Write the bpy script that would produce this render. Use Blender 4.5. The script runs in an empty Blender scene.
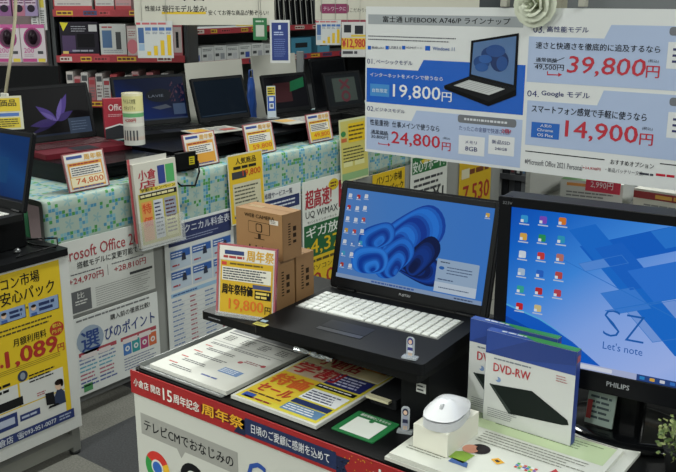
import bpy, bmesh, math, random
from mathutils import Matrix, Vector
R = math.radians
# ------------------------------------------------------------------ camera numbers
F, PITCH, HEAD, EYE = 880.0, R(15.3), R(37.2), 1.5
FW = Vector((-math.sin(HEAD), math.cos(HEAD), 0)); RT = Vector((math.cos(HEAD), math.sin(HEAD), 0))
CAM = Vector((0, 0, EYE))
FWD = FW * math.cos(PITCH) + Vector((0, 0, -math.sin(PITCH)))
UPV = FW * math.sin(PITCH) + Vector((0, 0, math.cos(PITCH)))
SC = bpy.context.scene
COL = SC.collection

def ray(x, y):
    return FWD + RT * ((x - 338) / F) + UPV * (-(y - 236) / F)
def at(x, y, ax, val):
    d = ray(x, y); t = (val - CAM[ax]) / d[ax]
    return CAM + d * t
def frame(P, yaw=0.0, tilt=0.0):
    """a plane: U to its right, V up it (leaning back by tilt), N out of its face. yaw 0 faces -Y, 90 faces +X, tilt 90 lies face up"""
    y, t = R(yaw), R(tilt)
    U = Vector((math.cos(y), math.sin(y), 0)); B = Vector((-math.sin(y), math.cos(y), 0))
    V = B * math.sin(t) + Vector((0, 0, math.cos(t))); N = U.cross(V)
    M = Matrix.Identity(4)
    for i in range(3):
        M[i][0], M[i][1], M[i][2], M[i][3] = U[i], V[i], N[i], P[i]
    return M
def loc(M, x, y):
    """where the sight line through a photo pixel meets the plane M, in the plane's own metres"""
    Mi = M.inverted(); o = Mi @ CAM; d = Mi.to_3x3() @ ray(x, y)
    t = -o.z / d.z
    return (o.x + d.x * t, o.y + d.y * t)

# ------------------------------------------------------------------ materials
def lin(c):
    return tuple((v / 12.92 if v <= .04045 else ((v + .055) / 1.055) ** 2.4) for v in c)
def hx(s):
    return tuple(int(s[i:i + 2], 16) / 255 for i in (0, 2, 4))
MC = {}
def mat(key, rough=.55, metal=0, spec=.5, em=0, alpha=1, trans=0, bump=0, noise=0, nscale=30, coat=0):
    k = (key, rough, metal, spec, em, alpha, trans, bump, noise, nscale, coat)
    if k in MC: return MC[k]
    if spec == .5 and not metal and max(lin(hx(key))) < .035: spec = .12
    m = bpy.data.materials.new('m_' + key); m.use_nodes = True
    nt = m.node_tree; b = nt.nodes['Principled BSDF']; c = (*lin(hx(key)), 1)
    if em:
        b.inputs['Base Color'].default_value = (.003, .003, .003, 1)
        b.inputs['Emission Color'].default_value = c; b.inputs['Emission Strength'].default_value = em
        b.inputs['Roughness'].default_value = .3; spec = .07
    else:
        b.inputs['Base Color'].default_value = c
        b.inputs['Roughness'].default_value = rough
    b.inputs['Metallic'].default_value = metal; b.inputs['Specular IOR Level'].default_value = spec
    b.inputs['Alpha'].default_value = alpha; b.inputs['Transmission Weight'].default_value = trans
    b.inputs['Coat Weight'].default_value = coat; b.inputs['Coat Roughness'].default_value = .12
    tc = nt.nodes.new('ShaderNodeTexCoord'); nz = nt.nodes.new('ShaderNodeTexNoise'); nz.inputs['Scale'].default_value = nscale
    nt.links.new(tc.outputs['Object'], nz.inputs['Vector'])
    if noise and not em:
        mx = nt.nodes.new('ShaderNodeMix'); mx.data_type = 'RGBA'; mx.blend_type = 'MULTIPLY'
        mx.inputs[0].default_value = noise; mx.inputs[6].default_value = c
        cr = nt.nodes.new('ShaderNodeValToRGB'); cr.color_ramp.elements[0].position = .3; cr.color_ramp.elements[0].color = (.25, .25, .25, 1); cr.color_ramp.elements[1].position = .7
        nt.links.new(nz.outputs['Fac'], cr.inputs[0]); nt.links.new(cr.outputs[0], mx.inputs[7]); nt.links.new(mx.outputs[2], b.inputs['Base Color'])
    if bump:
        bp = nt.nodes.new('ShaderNodeBump'); bp.inputs['Strength'].default_value = bump; bp.inputs['Distance'].default_value = .01
        nt.links.new(nz.outputs['Fac'], bp.inputs['Height']); nt.links.new(bp.outputs[0], b.inputs['Normal'])
    MC[k] = m; return m
def gradmat(name, stops, ang, span, em=1.0, off=0.0, noise=0.0):
    """a screen picture running through colours along one direction of the screen's own plane"""
    m = bpy.data.materials.new(name); m.use_nodes = True; nt = m.node_tree; b = nt.nodes['Principled BSDF']
    b.inputs['Base Color'].default_value = (.003, .003, .003, 1); b.inputs['Roughness'].default_value = .3; b.inputs['Specular IOR Level'].default_value = .07
    tc = nt.nodes.new('ShaderNodeTexCoord'); sp = nt.nodes.new('ShaderNodeVectorMath'); sp.operation = 'DOT_PRODUCT'
    sp.inputs[1].default_value = (math.cos(R(ang)) / span, math.sin(R(ang)) / span, 0)
    ad = nt.nodes.new('ShaderNodeMath'); ad.inputs[1].default_value = off
    cr = nt.nodes.new('ShaderNodeValToRGB'); e = cr.color_ramp.elements
    while len(e) < len(stops): e.new(.5)
    for i, (p, c) in enumerate(stops): e[i].position = p; e[i].color = (*lin(hx(c)), 1)
    nt.links.new(tc.outputs['Object'], sp.inputs[0]); nt.links.new(sp.outputs['Value'], ad.inputs[0])
    src = ad.outputs[0]
    if noise:
        nz = nt.nodes.new('ShaderNodeTexNoise'); nz.inputs['Scale'].default_value = 9; nt.links.new(tc.outputs['Object'], nz.inputs['Vector'])
        mu = nt.nodes.new('ShaderNodeMath'); mu.operation = 'MULTIPLY_ADD'; mu.inputs[1].default_value = noise; nt.links.new(nz.outputs['Fac'], mu.inputs[0]); nt.links.new(src, mu.inputs[2]); src = mu.outputs[0]
    nt.links.new(src, cr.inputs[0]); nt.links.new(cr.outputs[0], b.inputs['Emission Color']); b.inputs['Emission Strength'].default_value = em
    return m
def glass(tint='e8eeee', alpha=.18, rough=.08):
    return mat(tint, rough=rough, alpha=alpha, spec=.8)

# ------------------------------------------------------------------ text outlines
TXC = {}
def text_mesh(s, bold=0.0):
    k = (s, bold)
    if k in TXC: return TXC[k]
    cu = bpy.data.curves.new('t', 'FONT'); cu.body = s; cu.size = 1; cu.resolution_u = 2; cu.offset = bold
    o = bpy.data.objects.new('t', cu); me = o.to_mesh()
    vs = [(v.co.x, v.co.y) for v in me.vertices]; fs = [tuple(p.vertices) for p in me.polygons]
    o.to_mesh_clear(); bpy.data.objects.remove(o); bpy.data.curves.remove(cu)
    if not vs: vs, fs = [(0, 0), (1, 0), (1, 1), (0, 1)], []
    x0 = min(v[0] for v in vs); x1 = max(v[0] for v in vs); y0 = min(v[1] for v in vs); y1 = max(v[1] for v in vs)
    w = max(x1 - x0, 1e-6); h = max(y1 - y0, 1e-6)
    TXC[k] = ([((v[0] - x0) / w, (v[1] - y0) / h) for v in vs], fs, w / h)
    return TXC[k]

# ------------------------------------------------------------------ mesh builder
WM = {}
class MB:
    def __init__(s): s.v = []; s.f = []; s.m = []; s.mats = []; s.T = Matrix.Identity(4); s.sm = []
    def mi(s, m):
        if isinstance(m, str): m = mat(m)
        if m not in s.mats: s.mats.append(m)
        return s.mats.index(m)
    def add(s, vs, fs, m, smooth=False):
        b = len(s.v); i = s.mi(m)
        s.v += [tuple(s.T @ Vector(v)) for v in vs]
        for f in fs: s.f.append(tuple(b + k for k in f)); s.m.append(i); s.sm.append(smooth)
        return s
    def box(s, x0, y0, z0, x1, y1, z1, m):
        vs = [(x, y, z) for z in (z0, z1) for y in (y0, y1) for x in (x0, x1)]
        return s.add(vs, [(0, 2, 3, 1), (4, 5, 7, 6), (0, 1, 5, 4), (2, 6, 7, 3), (0, 4, 6, 2), (1, 3, 7, 5)], m)
    def prism(s, pts, z0, z1, m, smooth=False):
        n = len(pts); a = sum(pts[i][0] * pts[(i + 1) % n][1] - pts[(i + 1) % n][0] * pts[i][1] for i in range(n))
        if a < 0: pts = pts[::-1]
        vs = [(x, y, z0) for x, y in pts] + [(x, y, z1) for x, y in pts]
        s.add(vs, [tuple(range(n - 1, -1, -1)), tuple(range(n, 2 * n))], m)
        return s.add(vs, [(i, (i + 1) % n, n + (i + 1) % n, n + i) for i in range(n)], m, smooth)
    def rbox(s, x0, y0, z0, x1, y1, z1, r, m, n=4):
        return s.prism(rrect(x0, y0, x1, y1, r, n), z0, z1, m)
    def lathe(s, prof, c, m, n=24, sx=1, sy=1):
        vs = []; fs = []
        for r, z in prof:
            for k in range(n):
                a = 2 * math.pi * k / n; vs.append((c[0] + r * math.cos(a) * sx, c[1] + r * math.sin(a) * sy, c[2] + z))
        for j in range(len(prof) - 1):
            for k in range(n): fs.append((j * n + k, j * n + (k + 1) % n, (j + 1) * n + (k + 1) % n, (j + 1) * n + k))
        fs.append(tuple(range(n - 1, -1, -1))); fs.append(tuple((len(prof) - 1) * n + k for k in range(n)))
        return s.add(vs, fs, m, True)
    def tube(s, pts, r, m, n=8):
        P = [Vector(p) for p in pts]; rings = []
        for i, p in enumerate(P):
            d = (P[min(i + 1, len(P) - 1)] - P[max(i - 1, 0)]).normalized()
            a = d.orthogonal().normalized() if i == 0 else (rings[-1][1] - d * rings[-1][1].dot(d)).normalized()
            rings.append((p, a, d.cross(a)))
        rr = r if isinstance(r, (list, tuple)) else [r] * len(P)
        vs = []
        for (p, a, b), q in zip(rings, rr):
            for k in range(n):
                t = 2 * math.pi * k / n; vs.append(tuple(p + a * math.cos(t) * q + b * math.sin(t) * q))
        fs = [(j * n + k, j * n + (k + 1) % n, (j + 1) * n + (k + 1) % n, (j + 1) * n + k) for j in range(len(P) - 1) for k in range(n)]
        fs += [tuple(range(n - 1, -1, -1)), tuple((len(P) - 1) * n + k for k in range(n))]
        return s.add(vs, fs, m, True)
    def build(s, name, parent=None, M=None, bevel=0, seg=2):
        me = bpy.data.meshes.new(name); me.from_pydata(s.v, [], s.f)
        for m in s.mats: me.materials.append(m)
        me.polygons.foreach_set('material_index', s.m); me.polygons.foreach_set('use_smooth', s.sm)
        me.update(); o = bpy.data.objects.new(name, me); COL.objects.link(o)
        M = M or Matrix.Identity(4)
        if parent: o.parent = parent; WM[o.name] = WM[parent.name] @ M
        else: WM[o.name] = M
        o.matrix_local = M
        if bevel:
            b = o.modifiers.new('b', 'BEVEL'); b.width = bevel; b.segments = seg; b.limit_method = 'ANGLE'; b.angle_limit = R(40)
        return o
def rrect(x0, y0, x1, y1, r, n=4):
    pts = []
    for cx, cy, a0 in ((x1 - r, y1 - r, 0), (x0 + r, y1 - r, 90), (x0 + r, y0 + r, 180), (x1 - r, y0 + r, 270)):
        for k in range(n + 1):
            a = R(a0 + 90 * k / n); pts.append((cx + r * math.cos(a), cy + r * math.sin(a)))
    return pts
def root(name, M, label=None, cat=None, group=None):
    o = bpy.data.objects.new(name, None); COL.objects.link(o); o.matrix_local = M; o.empty_display_size = .05; WM[o.name] = M
    return tag(o, label, cat, group)
def tag(o, label=None, cat=None, group=None, kind=None):
    if label: o['label'] = label
    if cat: o['category'] = cat
    if group: o['group'] = group
    if kind: o['kind'] = kind
    return o
def dup(o, M, label=None, parent=None):
    c = o.copy(); COL.objects.link(c)
    if parent: c.parent = parent; WM[c.name] = WM[parent.name] @ o.matrix_local
    else: c.matrix_local = M; WM[c.name] = M
    if label: c['label'] = label
    for ch in [x for x in COL.objects if x.parent == o]: dup(ch, None, None, c)
    return c

# ------------------------------------------------------------------ printed sheet: a thin board with raised inks, all one mesh
EPS = .00035
class Sheet(MB):
    """x, y below are metres on the sheet, or photo pixels read off it (turned into metres on it) with px()"""
    def __init__(s, M, box, t=.0015, base='d8dad4', back=None, em=0, plain=False, rnd=0, rough=.5, pxbox=True, crop=None, mt=None):
        super().__init__(); s.M = M; s.em = em; s.rough = rough; s.crop = crop or (0, 0, 1)
        if pxbox: box = s.q(*box)
        s.b = box; s.t = t
        x0, y0, x1, y1 = box
        if not plain:
            pts = rrect(x0, y0, x1, y1, rnd) if rnd else [(x0, y0), (x1, y0), (x1, y1), (x0, y1)]
            s.prism(pts, -t, 0, mt or s.ink(base))
    def ink(s, c):
        if not isinstance(c, str): return c
        return mat(c, em=s.em) if s.em else mat(c, rough=s.rough)
    def q(s, x0, y0, x1, y1):
        # x0..y1 bound a quad that runs along U; its own height is what the slope leaves over
        k = s.crop; x0, x1 = k[0] + x0 / k[2], k[0] + x1 / k[2]; y0, y1 = k[1] + y0 / k[2], k[1] + y1 / k[2]
        xc, yc = (x0 + x1) / 2, (y0 + y1) / 2; c = loc(s.M, xc, yc)
        d = s.M.to_3x3() @ Vector((1, 0, 0)); w = s.M @ Vector((c[0], c[1], 0)) - CAM; pr = lambda p: (p.dot(RT) / p.dot(FWD), -p.dot(UPV) / p.dot(FWD))
        p0, p1 = pr(w), pr(w + d * .01); m = (p1[1] - p0[1]) / (p1[0] - p0[0]); S = abs(m) * (x1 - x0); H = (y1 - y0) - S
        if H < .4 * (y1 - y0): H = y1 - y0
        u0 = loc(s.M, x0, yc - m * (xc - x0))[0]; u1 = loc(s.M, x1, yc + m * (x1 - xc))[0]
        return (u0, loc(s.M, xc, yc + H / 2)[1], u1, loc(s.M, xc, yc - H / 2)[1])
    def pt(s, x, y):
        k = s.crop; return loc(s.M, k[0] + x / k[2], k[1] + y / k[2])
    def fl(s, pts, c, lv=1):
        if len(pts) < 3: return s
        z = EPS * lv; a = sum(pts[i][0] * pts[(i + 1) % len(pts)][1] - pts[(i + 1) % len(pts)][0] * pts[i][1] for i in range(len(pts)))
        if a < 0: pts = pts[::-1]
        return s.add([(x, y, z) for x, y in pts], [tuple(range(len(pts)))], s.ink(c))
    def mr(s, c, x0, y0, x1, y1, lv=1, rnd=0):
        return s.fl(rrect(x0, y0, x1, y1, rnd) if rnd else [(x0, y0), (x1, y0), (x1, y1), (x0, y1)], c, lv)
    def r(s, c, x0, y0, x1, y1, lv=1, rnd=0): return s.mr(c, *s.q(x0, y0, x1, y1), lv=lv, rnd=rnd)
    def poly(s, c, pts, lv=1): return s.fl([s.pt(*p) for p in pts], c, lv)
    def mt(s, txt, c, x0, y0, x1, y1, bold=.0, lv=2, shear=0, fit_=False):
        vs, fs, ar = text_mesh(txt, min(bold, 0) if len(txt) < 3 else 0); w, h = x1 - x0, y1 - y0
        cj = any(ord(ch) > 0x2e80 for ch in txt); hn = w / ar; h2 = min(max(h, hn * .8), hn * (1.18 if cj else 1.9))
        if fit_: y0 += (h - h2) / 2; h = h2
        d = max(bold, 0) * (h if cj or len(txt) < 3 else h * .9) * .75
        for dx, dy, dz in (((0, 0, 0),) if d <= 0 else ((-d, 0, 0), (d, 0, .00009), (0, d * .6, .00018), (0, -d * .6, .00027))):
            s.add([(x0 + x * w + shear * y * h + dx, y0 + y * h + dy, EPS * lv + dz) for x, y in vs], fs, s.ink(c))
        return s
    def t_(s, txt, c, x0, y0, x1, y1, bold=.0, lv=2, shear=0): return s.mt(txt, c, *s.q(x0, y0, x1, y1), bold=bold, lv=lv, shear=shear, fit_=True)
    def ml(s, c, x0, y0, x1, y1, n, seed=1, fill=.45, lv=1, dash=6):
        """rows of writing too small to read: short ink dashes"""
        rd = random.Random(seed); p = (y1 - y0) / n
        for i in range(n):
            y = y1 - (i + .5) * p; x = x0; end = x1 - (x1 - x0) * rd.uniform(0, .25); u = p * fill
            while x < end:
                L = min(rd.uniform(.6, 1.8) * u * dash / 2, end - x); s.mr(c, x, y - u / 2, x + L, y + u / 2, lv); x += L + u * .45
        return s
    def l_(s, c, x0, y0, x1, y1, n, seed=1, fill=.45, lv=1, dash=6): return s.ml(c, *s.q(x0, y0, x1, y1), n, seed, fill, lv, dash)
    def me_(s, c, cx, cy, rx, ry=None, lv=1, n=20, a0=0, a1=360):
        ry = ry or rx; pts = [(cx + rx * math.cos(R(a0 + (a1 - a0) * k / n)), cy + ry * math.sin(R(a0 + (a1 - a0) * k / n))) for k in range(n if a1 - a0 == 360 else n + 1)]
        if a1 - a0 != 360: pts.append((cx, cy))
        return s.fl(pts, c, lv)
    def el(s, c, x0, y0, x1, y1, lv=1, n=20):
        a = s.q(x0, y0, x1, y1); return s.me_(c, (a[0] + a[2]) / 2, (a[1] + a[3]) / 2, (a[2] - a[0]) / 2, (a[3] - a[1]) / 2, lv, n)
    # fractions of the sheet: x right, y down from its top left
    def fr(s, x0, y0, x1, y1):
        b = s.b; w = b[2] - b[0]; h = b[3] - b[1]; return (b[0] + x0 * w, b[3] - y1 * h, b[0] + x1 * w, b[3] - y0 * h)
    def R_(s, c, x0, y0, x1, y1, lv=1, rnd=0): return s.mr(c, *s.fr(x0, y0, x1, y1), lv=lv, rnd=rnd)
    def T_(s, txt, c, x0, y0, x1, y1, bold=0., lv=2, shear=0): return s.mt(txt, c, *s.fr(x0, y0, x1, y1), bold=bold, lv=lv, shear=shear)
    def L_(s, c, x0, y0, x1, y1, n, seed=1, fill=.45, lv=1, dash=6): return s.ml(c, *s.fr(x0, y0, x1, y1), n, seed, fill, lv, dash)
    def done(s, name, parent=None):
        if parent: return s.build(name, parent, WM[parent.name].inverted() @ s.M)
        return s.build(name, None, s.M)
def shift(M, u=0, v=0, n=0): return M @ Matrix.Translation((u, v, n))
def _C(s, ox=0, oy=0, k=669 / 170): s.crop = (ox, oy, k if (ox or oy or k != 669 / 170) else 1); return s
Sheet.C = _C
def _face(s, M2):
    if not hasattr(s, 'M0'): s.M0 = s.M
    s.T = s.M0.inverted() @ M2; s.M = M2; return s
Sheet.face = _face
_od = Sheet.done
def _done(s, name, parent=None):
    if hasattr(s, 'M0'): s.M = s.M0
    return _od(s, name, parent)
Sheet.done = _done
def P(M): return M.to_translation()
def RM(p, yaw): return frame(p, yaw, 90)
def bk(D): return frame(FW * D, math.degrees(HEAD), 0)

# ------------------------------------------------------------------ shared builders
def win_icons(s, lst, k=.0085, lv=2):
    for (u, v, c) in lst:
        s.mr(c, u - k / 2, v - k / 2, u + k / 2, v + k / 2, lv, rnd=k * .2)
        s.mr('e8eef4', u - k * .5, v - k * .5, u - k * .1, v - k * .1, lv + 1)
        s.mr('c8d4ea', u - k * .7, v - k * .85, u + k * .7, v - k * .68, lv)
def laptop(name, label, M, w, d, lidh, tilt, body='16171a', deck='18191c', keys='0c0d0f', t=.022, bez=(.016, .03, .016), screen=None, group=None, logo=None, keybox=None, pad=True, base=True, kgap=.0032, rows=6, cols=15):
    """hinge runs along local x from 0 to w, the keyboard comes towards -y, z up"""
    r = root(name, M, label, 'laptop', group)
    m = MB(); m.rbox(0, -d, 0, w, 0, t, .008, mat(deck, rough=.5, bump=.02, nscale=900, spec=.14)); m.build('base', r, bevel=.002)
    k = MB(); kb = keybox or (w * .07, -d * .56, w * .93, -d * .13)
    m = MB(); m.box(kb[0] - .003, kb[1] - .003, t - .001, kb[2] + .003, kb[3] + .003, t + .0006, mat('101113' if keys != 'd9dbd6' else '6f716e', rough=.6))
    kw = (kb[2] - kb[0]) / cols; kh = (kb[3] - kb[1]) / rows
    for j in range(rows):
        i = 0
        while i < cols:
            span = 5 if (j == 0 and i == 4) else (2 if (j in (1, 2) and i == 0) else 1)
            x0 = kb[0] + i * kw; y0 = kb[1] + j * kh
            m.box(x0 + kgap / 2, y0 + kgap / 2, t, x0 + kw * span - kgap / 2, y0 + kh - kgap / 2, t + .003, mat(keys, rough=.5))
            i += span
    m.build('keyboard', r, bevel=.0007, seg=1)
    if pad:
        m = MB(); m.rbox(w * .36, -d * .93, t - .0005, w * .62, -d * .64, t + .0006, .004, mat('222327', rough=.35)); m.build('touchpad', r)
        m = MB(); m.box(w * .362, -d * .965, t - .0005, w * .488, -d * .935, t + .0012, mat('2a2b30', rough=.3)); m.box(w * .492, -d * .965, t - .0005, w * .618, -d * .935, t + .0012, mat('2a2b30', rough=.3)); m.build('touchpad_buttons', r)
    for x in (w * .12, w * .88):
        m = MB(); m.T = Matrix.Translation((x, .002, t)) @ Matrix.Rotation(R(90), 4, 'Y'); m.lathe([(.006, -.022), (.0065, -.02), (.0065, .02), (.006, .022)], (0, 0, 0), mat('0e0f11', rough=.4), 12); m.build('hinge', r)
    LM = frame((0, .004, t), 0, tilt); W = M @ LM
    b = MB(); b.prism(rrect(0, 0, w, lidh, .008), -.009, 0, mat(body, rough=.4, bump=.02, nscale=900)); lid = b.build('lid', r, LM, bevel=.0015)
    sx0, sy0, sx1, sy1 = bez[0], bez[1], w - bez[0], lidh - bez[2]
    fr = MB(); o = -.0002
    for q in ((0.004, .004, sx0, lidh - .004), (sx1, .004, w - .004, lidh - .004), (sx0, .004, sx1, sy0), (sx0, sy1, sx1, lidh - .004)): fr.box(q[0], q[1], o, q[2], q[3], .0022, mat('1a1b1d', rough=.45))
    fr.build('bezel', lid, bevel=.0006, seg=1)
    SM = W @ Matrix.Translation((0, 0, .0006))
    s = screen(SM, (sx0, sy0, sx1, sy1)); s.done('screen', lid)
    if logo:
        g = Sheet(W @ Matrix.Translation((0, 0, .0022)), (w / 2 - .02, .008, w / 2 + .02, .02), plain=True, pxbox=False); g.mt(logo, 'b9bcc0', w / 2 - .013, sy0 * .42, w / 2 + .013, sy0 * .42 + .006, .01, 1); g.done('logo', lid)
    return r
def sleeve(s, tint='8a5a5c'):
    """clear pocket edge round a price card"""
    b = s.b; k = .004; m = mat(tint, rough=.25, spec=.7)
    s.prism([(b[0] - k, b[1] - k), (b[2] + k, b[1] - k), (b[2] + k, b[3] + k), (b[0] - k, b[3] + k)], -s.t - .0025, -s.t, m)
    s.prism([(b[0] - k, b[1] - k), (b[0], b[1]), (b[0], b[3]), (b[0] - k, b[3] + k)], -s.t, .002, m); s.prism([(b[2], b[1]), (b[2] + k, b[1] - k), (b[2] + k, b[3] + k), (b[2], b[3])], -s.t, .002, m)
# ================================================================== near sales counter
CT = .75
NY = 1.094
r = root('sales_counter', RM((-1.367, NY, 0), 0), 'black topped sales counter with white printed front panel, nearest the viewer', 'counter')
L = 1.75; Dp = .74
m = MB(); m.rbox(0, 0, CT - .022, L, Dp, CT, .012, mat('0a0b0c', rough=.5, spec=.15)); m.build('countertop', r, bevel=.002)
for x in (.02, L - .05):
    for y in (.02, Dp - .05):
        m = MB(); m.box(x, y, 0, x + .03, y + .03, CT - .022, mat('77787a', rough=.4, metal=.6)); m.build('leg', r)
m = MB(); m.box(.01, .012, .3, .02, Dp - .01, CT - .022, mat('c9c8bf')); m.build('side_panel', r)
m = MB(); m.box(.06, Dp - .04, .12, L - .06, Dp - .03, CT - .022, mat('3a3b3c')); m.build('back_panel', r)
# front panel with its print
A = frame((0, NY - .002, 0), 0)
p0 = loc(A, 133, 392); 
s = Sheet(A, (-1.367, .06, .36, CT - .022), t=.003, base='c6c7bf', pxbox=False, rough=.4)
s.C(120, 352)
a = (-1.35, .606, -1.07, .655); s.mr('9b9b95', *a, 1)
cx = (a[0] + a[2]) / 2 - .02; s.fl([(cx - .012, a[1]), (cx + .012, a[1]), (cx, a[1] - .018)], '9b9b95')
s.mt('テレビCMでおなじみの', '17181c', a[0] + .01, a[1] + .012, a[2] - .012, a[3] - .012, .012)
# round browser emblem
cx, cy = s.pt(148, 455); q = .037
for k, c in enumerate(('c9342b', '2f9144', 'e6b52c')):
    s.me_(c, cx, cy, q, a0=30 + 120 * k, a1=150 + 120 * k, lv=1)
s.me_('d8d9d3', cx, cy, q * .5, lv=2); s.me_('2d62b4', cx, cy, q * .38, lv=3)
cx2, cy2 = s.pt(285, 445); s.me_('17181b', cx2, cy2 - .034, q, lv=1); s.me_('d8d9d3', cx2, cy2 - .034, q * .55, lv=2); s.me_('17181b', cx2, cy2 - .034, q * .4, lv=3)
gx = s.pt(500, 440); s.mt('G', '2b4f9e', gx[0], gx[1] - .055, gx[0] + .048, gx[1] + .012, .02); s.mt('oogle', '2b4f9e', gx[0] + .053, gx[1] - .075, gx[0] + .23, gx[1] - .008, .02)
s.done('front_panel', r)
# banner
A = frame((0, NY - .006, 0), 0)
s = Sheet(A, (-1.37, .697, .36, .748), t=.003, base='9c2325', pxbox=False, rough=.35)
s.C(120, 352)
s.t_('小倉店 開店', 'e2ded6', 55, 100, 160, 172, .03); s.t_('15', 'e2ded6', 170, 142, 205, 200, .04); s.t_('周年記念', 'e2ded6', 211, 168, 312, 232, .03)
b = s.q(322, 202, 486, 310); s.mr('5e1416', b[0] - .003, b[1] + .004, b[2] + .003, b[3] - .002, 1); s.mt('周年祭', 'dca62c', b[0], b[1] + .002, b[2], b[3] + .002, .045)
s.C(230, 352)
a = s.q(75, 300, 400, 400); s.mr('1f2c52', a[0] - .01, .704, a[2] + .01, .738, 1)
for e, sg in ((a[0] - .01, -1), (a[2] + .01, 1)): s.fl([(e, .7), (e + sg * .03, .7), (e + sg * .018, .717), (e + sg * .03, .733), (e, .733)], '16203f')
s.mt('日頃のご愛顧に感謝を込めて', 'd5d6da', a[0] + .006, .712, a[2] - .004, .731, .015, 3)
b = s.q(545, 440, 669, 500); s.mt('小倉店', 'e2ded6', b[0] + .003, .703, b[0] + .13, .738, .03); s.mt('開店15周年記念', 'e2ded6', b[0] + .14, .703, b[0] + .42, .738, .03)
rd = random.Random(3)
for k in range(40): u = rd.uniform(a[2], b[0] + .02); v = rd.uniform(.7, .745); s.me_('c98a2a', u, v, .0014, n=6)
tag(s.done('anniversary_banner'), 'red anniversary banner running along the front edge of the near counter', 'banner')
# clear tray rim at the left corner
m = MB(); 
for q in ((0, 0, 0, .002, .3, .012), (0, 0, 0, .235, .002, .006), (0, 0, 0, .235, .3, .0015)): m.box(*q, mat('8d908f', rough=.3))
tag(m.build('document_tray', None, RM((-1.355, 1.101, CT + .0005), 0)), 'clear plastic tray under the white sheets at the counter corner', 'tray')

# stacked white documents
s = Sheet(frame((0, 0, .7615), 0, 90), (-1.335, 1.112, -1.115, 1.409), t=.008, base='c9c9c2', pxbox=False)
s.L_('3b3c3e', .2, .08, .95, .14, 1, 3, .5); s.R_('77787a', .04, .05, .96, .2, 1); s.T_('料金', '17181a', .3, .08, .55, .16, .02)
for k in range(4): s.R_('c9c9c2', .08 + .23 * k, .25, .26 + .23 * k, .37, 1); s.L_('2b2c2e', .1 + .23 * k, .26, .24 + .23 * k, .36, 4, k)
s.R_('55565a', .04, .22, .96, .235, 1); s.R_('55565a', .04, .4, .96, .405, 1)
s.L_('55565a', .08, .43, .9, .47, 2, 8)
for k in range(4):
    y = .5 + .12 * k; s.L_('b04040', .08, y, .2, y + .022, 1, k, .6); s.L_('4b4c50', .16, y + .03, .62 - .04 * k, y + .075, 2, 20 + k)
s.me_('a32630', s.fr(.66, 0, 0, 1)[0], s.fr(0, 0, 1, .6)[1], .006); s.me_('a32630', s.fr(.9, 0, 0, 1)[0], s.fr(0, 0, 1, .56)[1], .006)
s.L_('8a4a50', .68, .545, .9, .59, 2, 4); s.R_('5f7fae', .62, .72, .86, .8, 1); s.L_('d0d8e4', .63, .73, .85, .79, 3, 5, lv=2); s.L_('3a4a8a', .55, .88, .8, .92, 1, 6)
tag(s.done('document_stack'), 'stack of white printed sheets on the front corner of the near counter', 'papers')
# yellow flyers
s = Sheet(frame((0, 0, .7585), 0, 90), (-1.103, 1.112, -.893, 1.409), t=.007, base='c9c9c2', pxbox=False)
s.R_('cfc23c', .03, .02, .97, .98, 1); s.R_('d9d9d0', .05, .03, .95, .30, 2); s.R_('c9ba8e', .06, .04, .94, .29, 3)
s.T_('小倉店', 'a1262b', .18, .09, .66, .27, .03, 4); s.R_('d08a3c', .62, .1, .9, .16, 4); s.L_('7a2222', .1, .04, .9, .08, 1, 3, lv=4)
s.R_('232a6a', .52, .31, .94, .5, 3); s.L_('c9cbe0', .54, .33, .92, .48, 4, 5, lv=4); s.R_('b8a48a', .05, .29, .52, .5, 2)
s.T_('学割', 'a8282c', .06, .3, .6, .47, .05, 4); s.R_('cfae30', .05, .5, .5, .68, 2.5); s.T_('特価', 'c8602a', .07, .54, .47, .7, .06, 4); s.T_('セール', 'b83a30', .08, .73, .47, .84, .05, 5)
s.R_('17181b', .5, .52, .94, .57, 3); s.L_('d0d0d0', .52, .53, .92, .56, 1, 4, lv=4)
s.R_('d6b838', .05, .7, .5, .92, 2); s.L_('5a3a20', .08, .86, .48, .9, 1, 3, lv=3); s.R_('2b4a9a', .07, .9, .2, .96, 3)
s.R_('e0e2e4', .52, .6, .94, .76, 2); s.L_('3c3d60', .54, .62, .92, .75, 4, 9, lv=3); s.R_('23305e', .52, .78, .94, .84, 3); s.R_('5d82a8', .52, .85, .94, .95, 2); s.L_('e0e2e4', .54, .86, .92, .94, 3, 2, lv=3)
s.L_('8a2030', .1, .93, .5, .97, 1, 6, lv=3)
tag(s.done('flyer_stack'), 'stack of yellow bordered flyers on the near counter, beside the white sheets', 'flyers')
# green card (its code left out)
s = Sheet(frame((-.829, 1.174, .7525), 0, 90), (-.0455, -.043, .0455, .043), t=.002, base='1f6b3a', pxbox=False, rnd=.003)
s.R_('d2d6cf', .14, .24, .86, .92, 1); s.T_('最新情報はこちらから', 'd2d6cf', .14, .07, .86, .17, .01); s.me_('1f6b3a', 0, .019, .005, lv=2)
tag(s.done('green_card'), 'small green card with a white square lying flat on the near counter', 'card')

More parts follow.
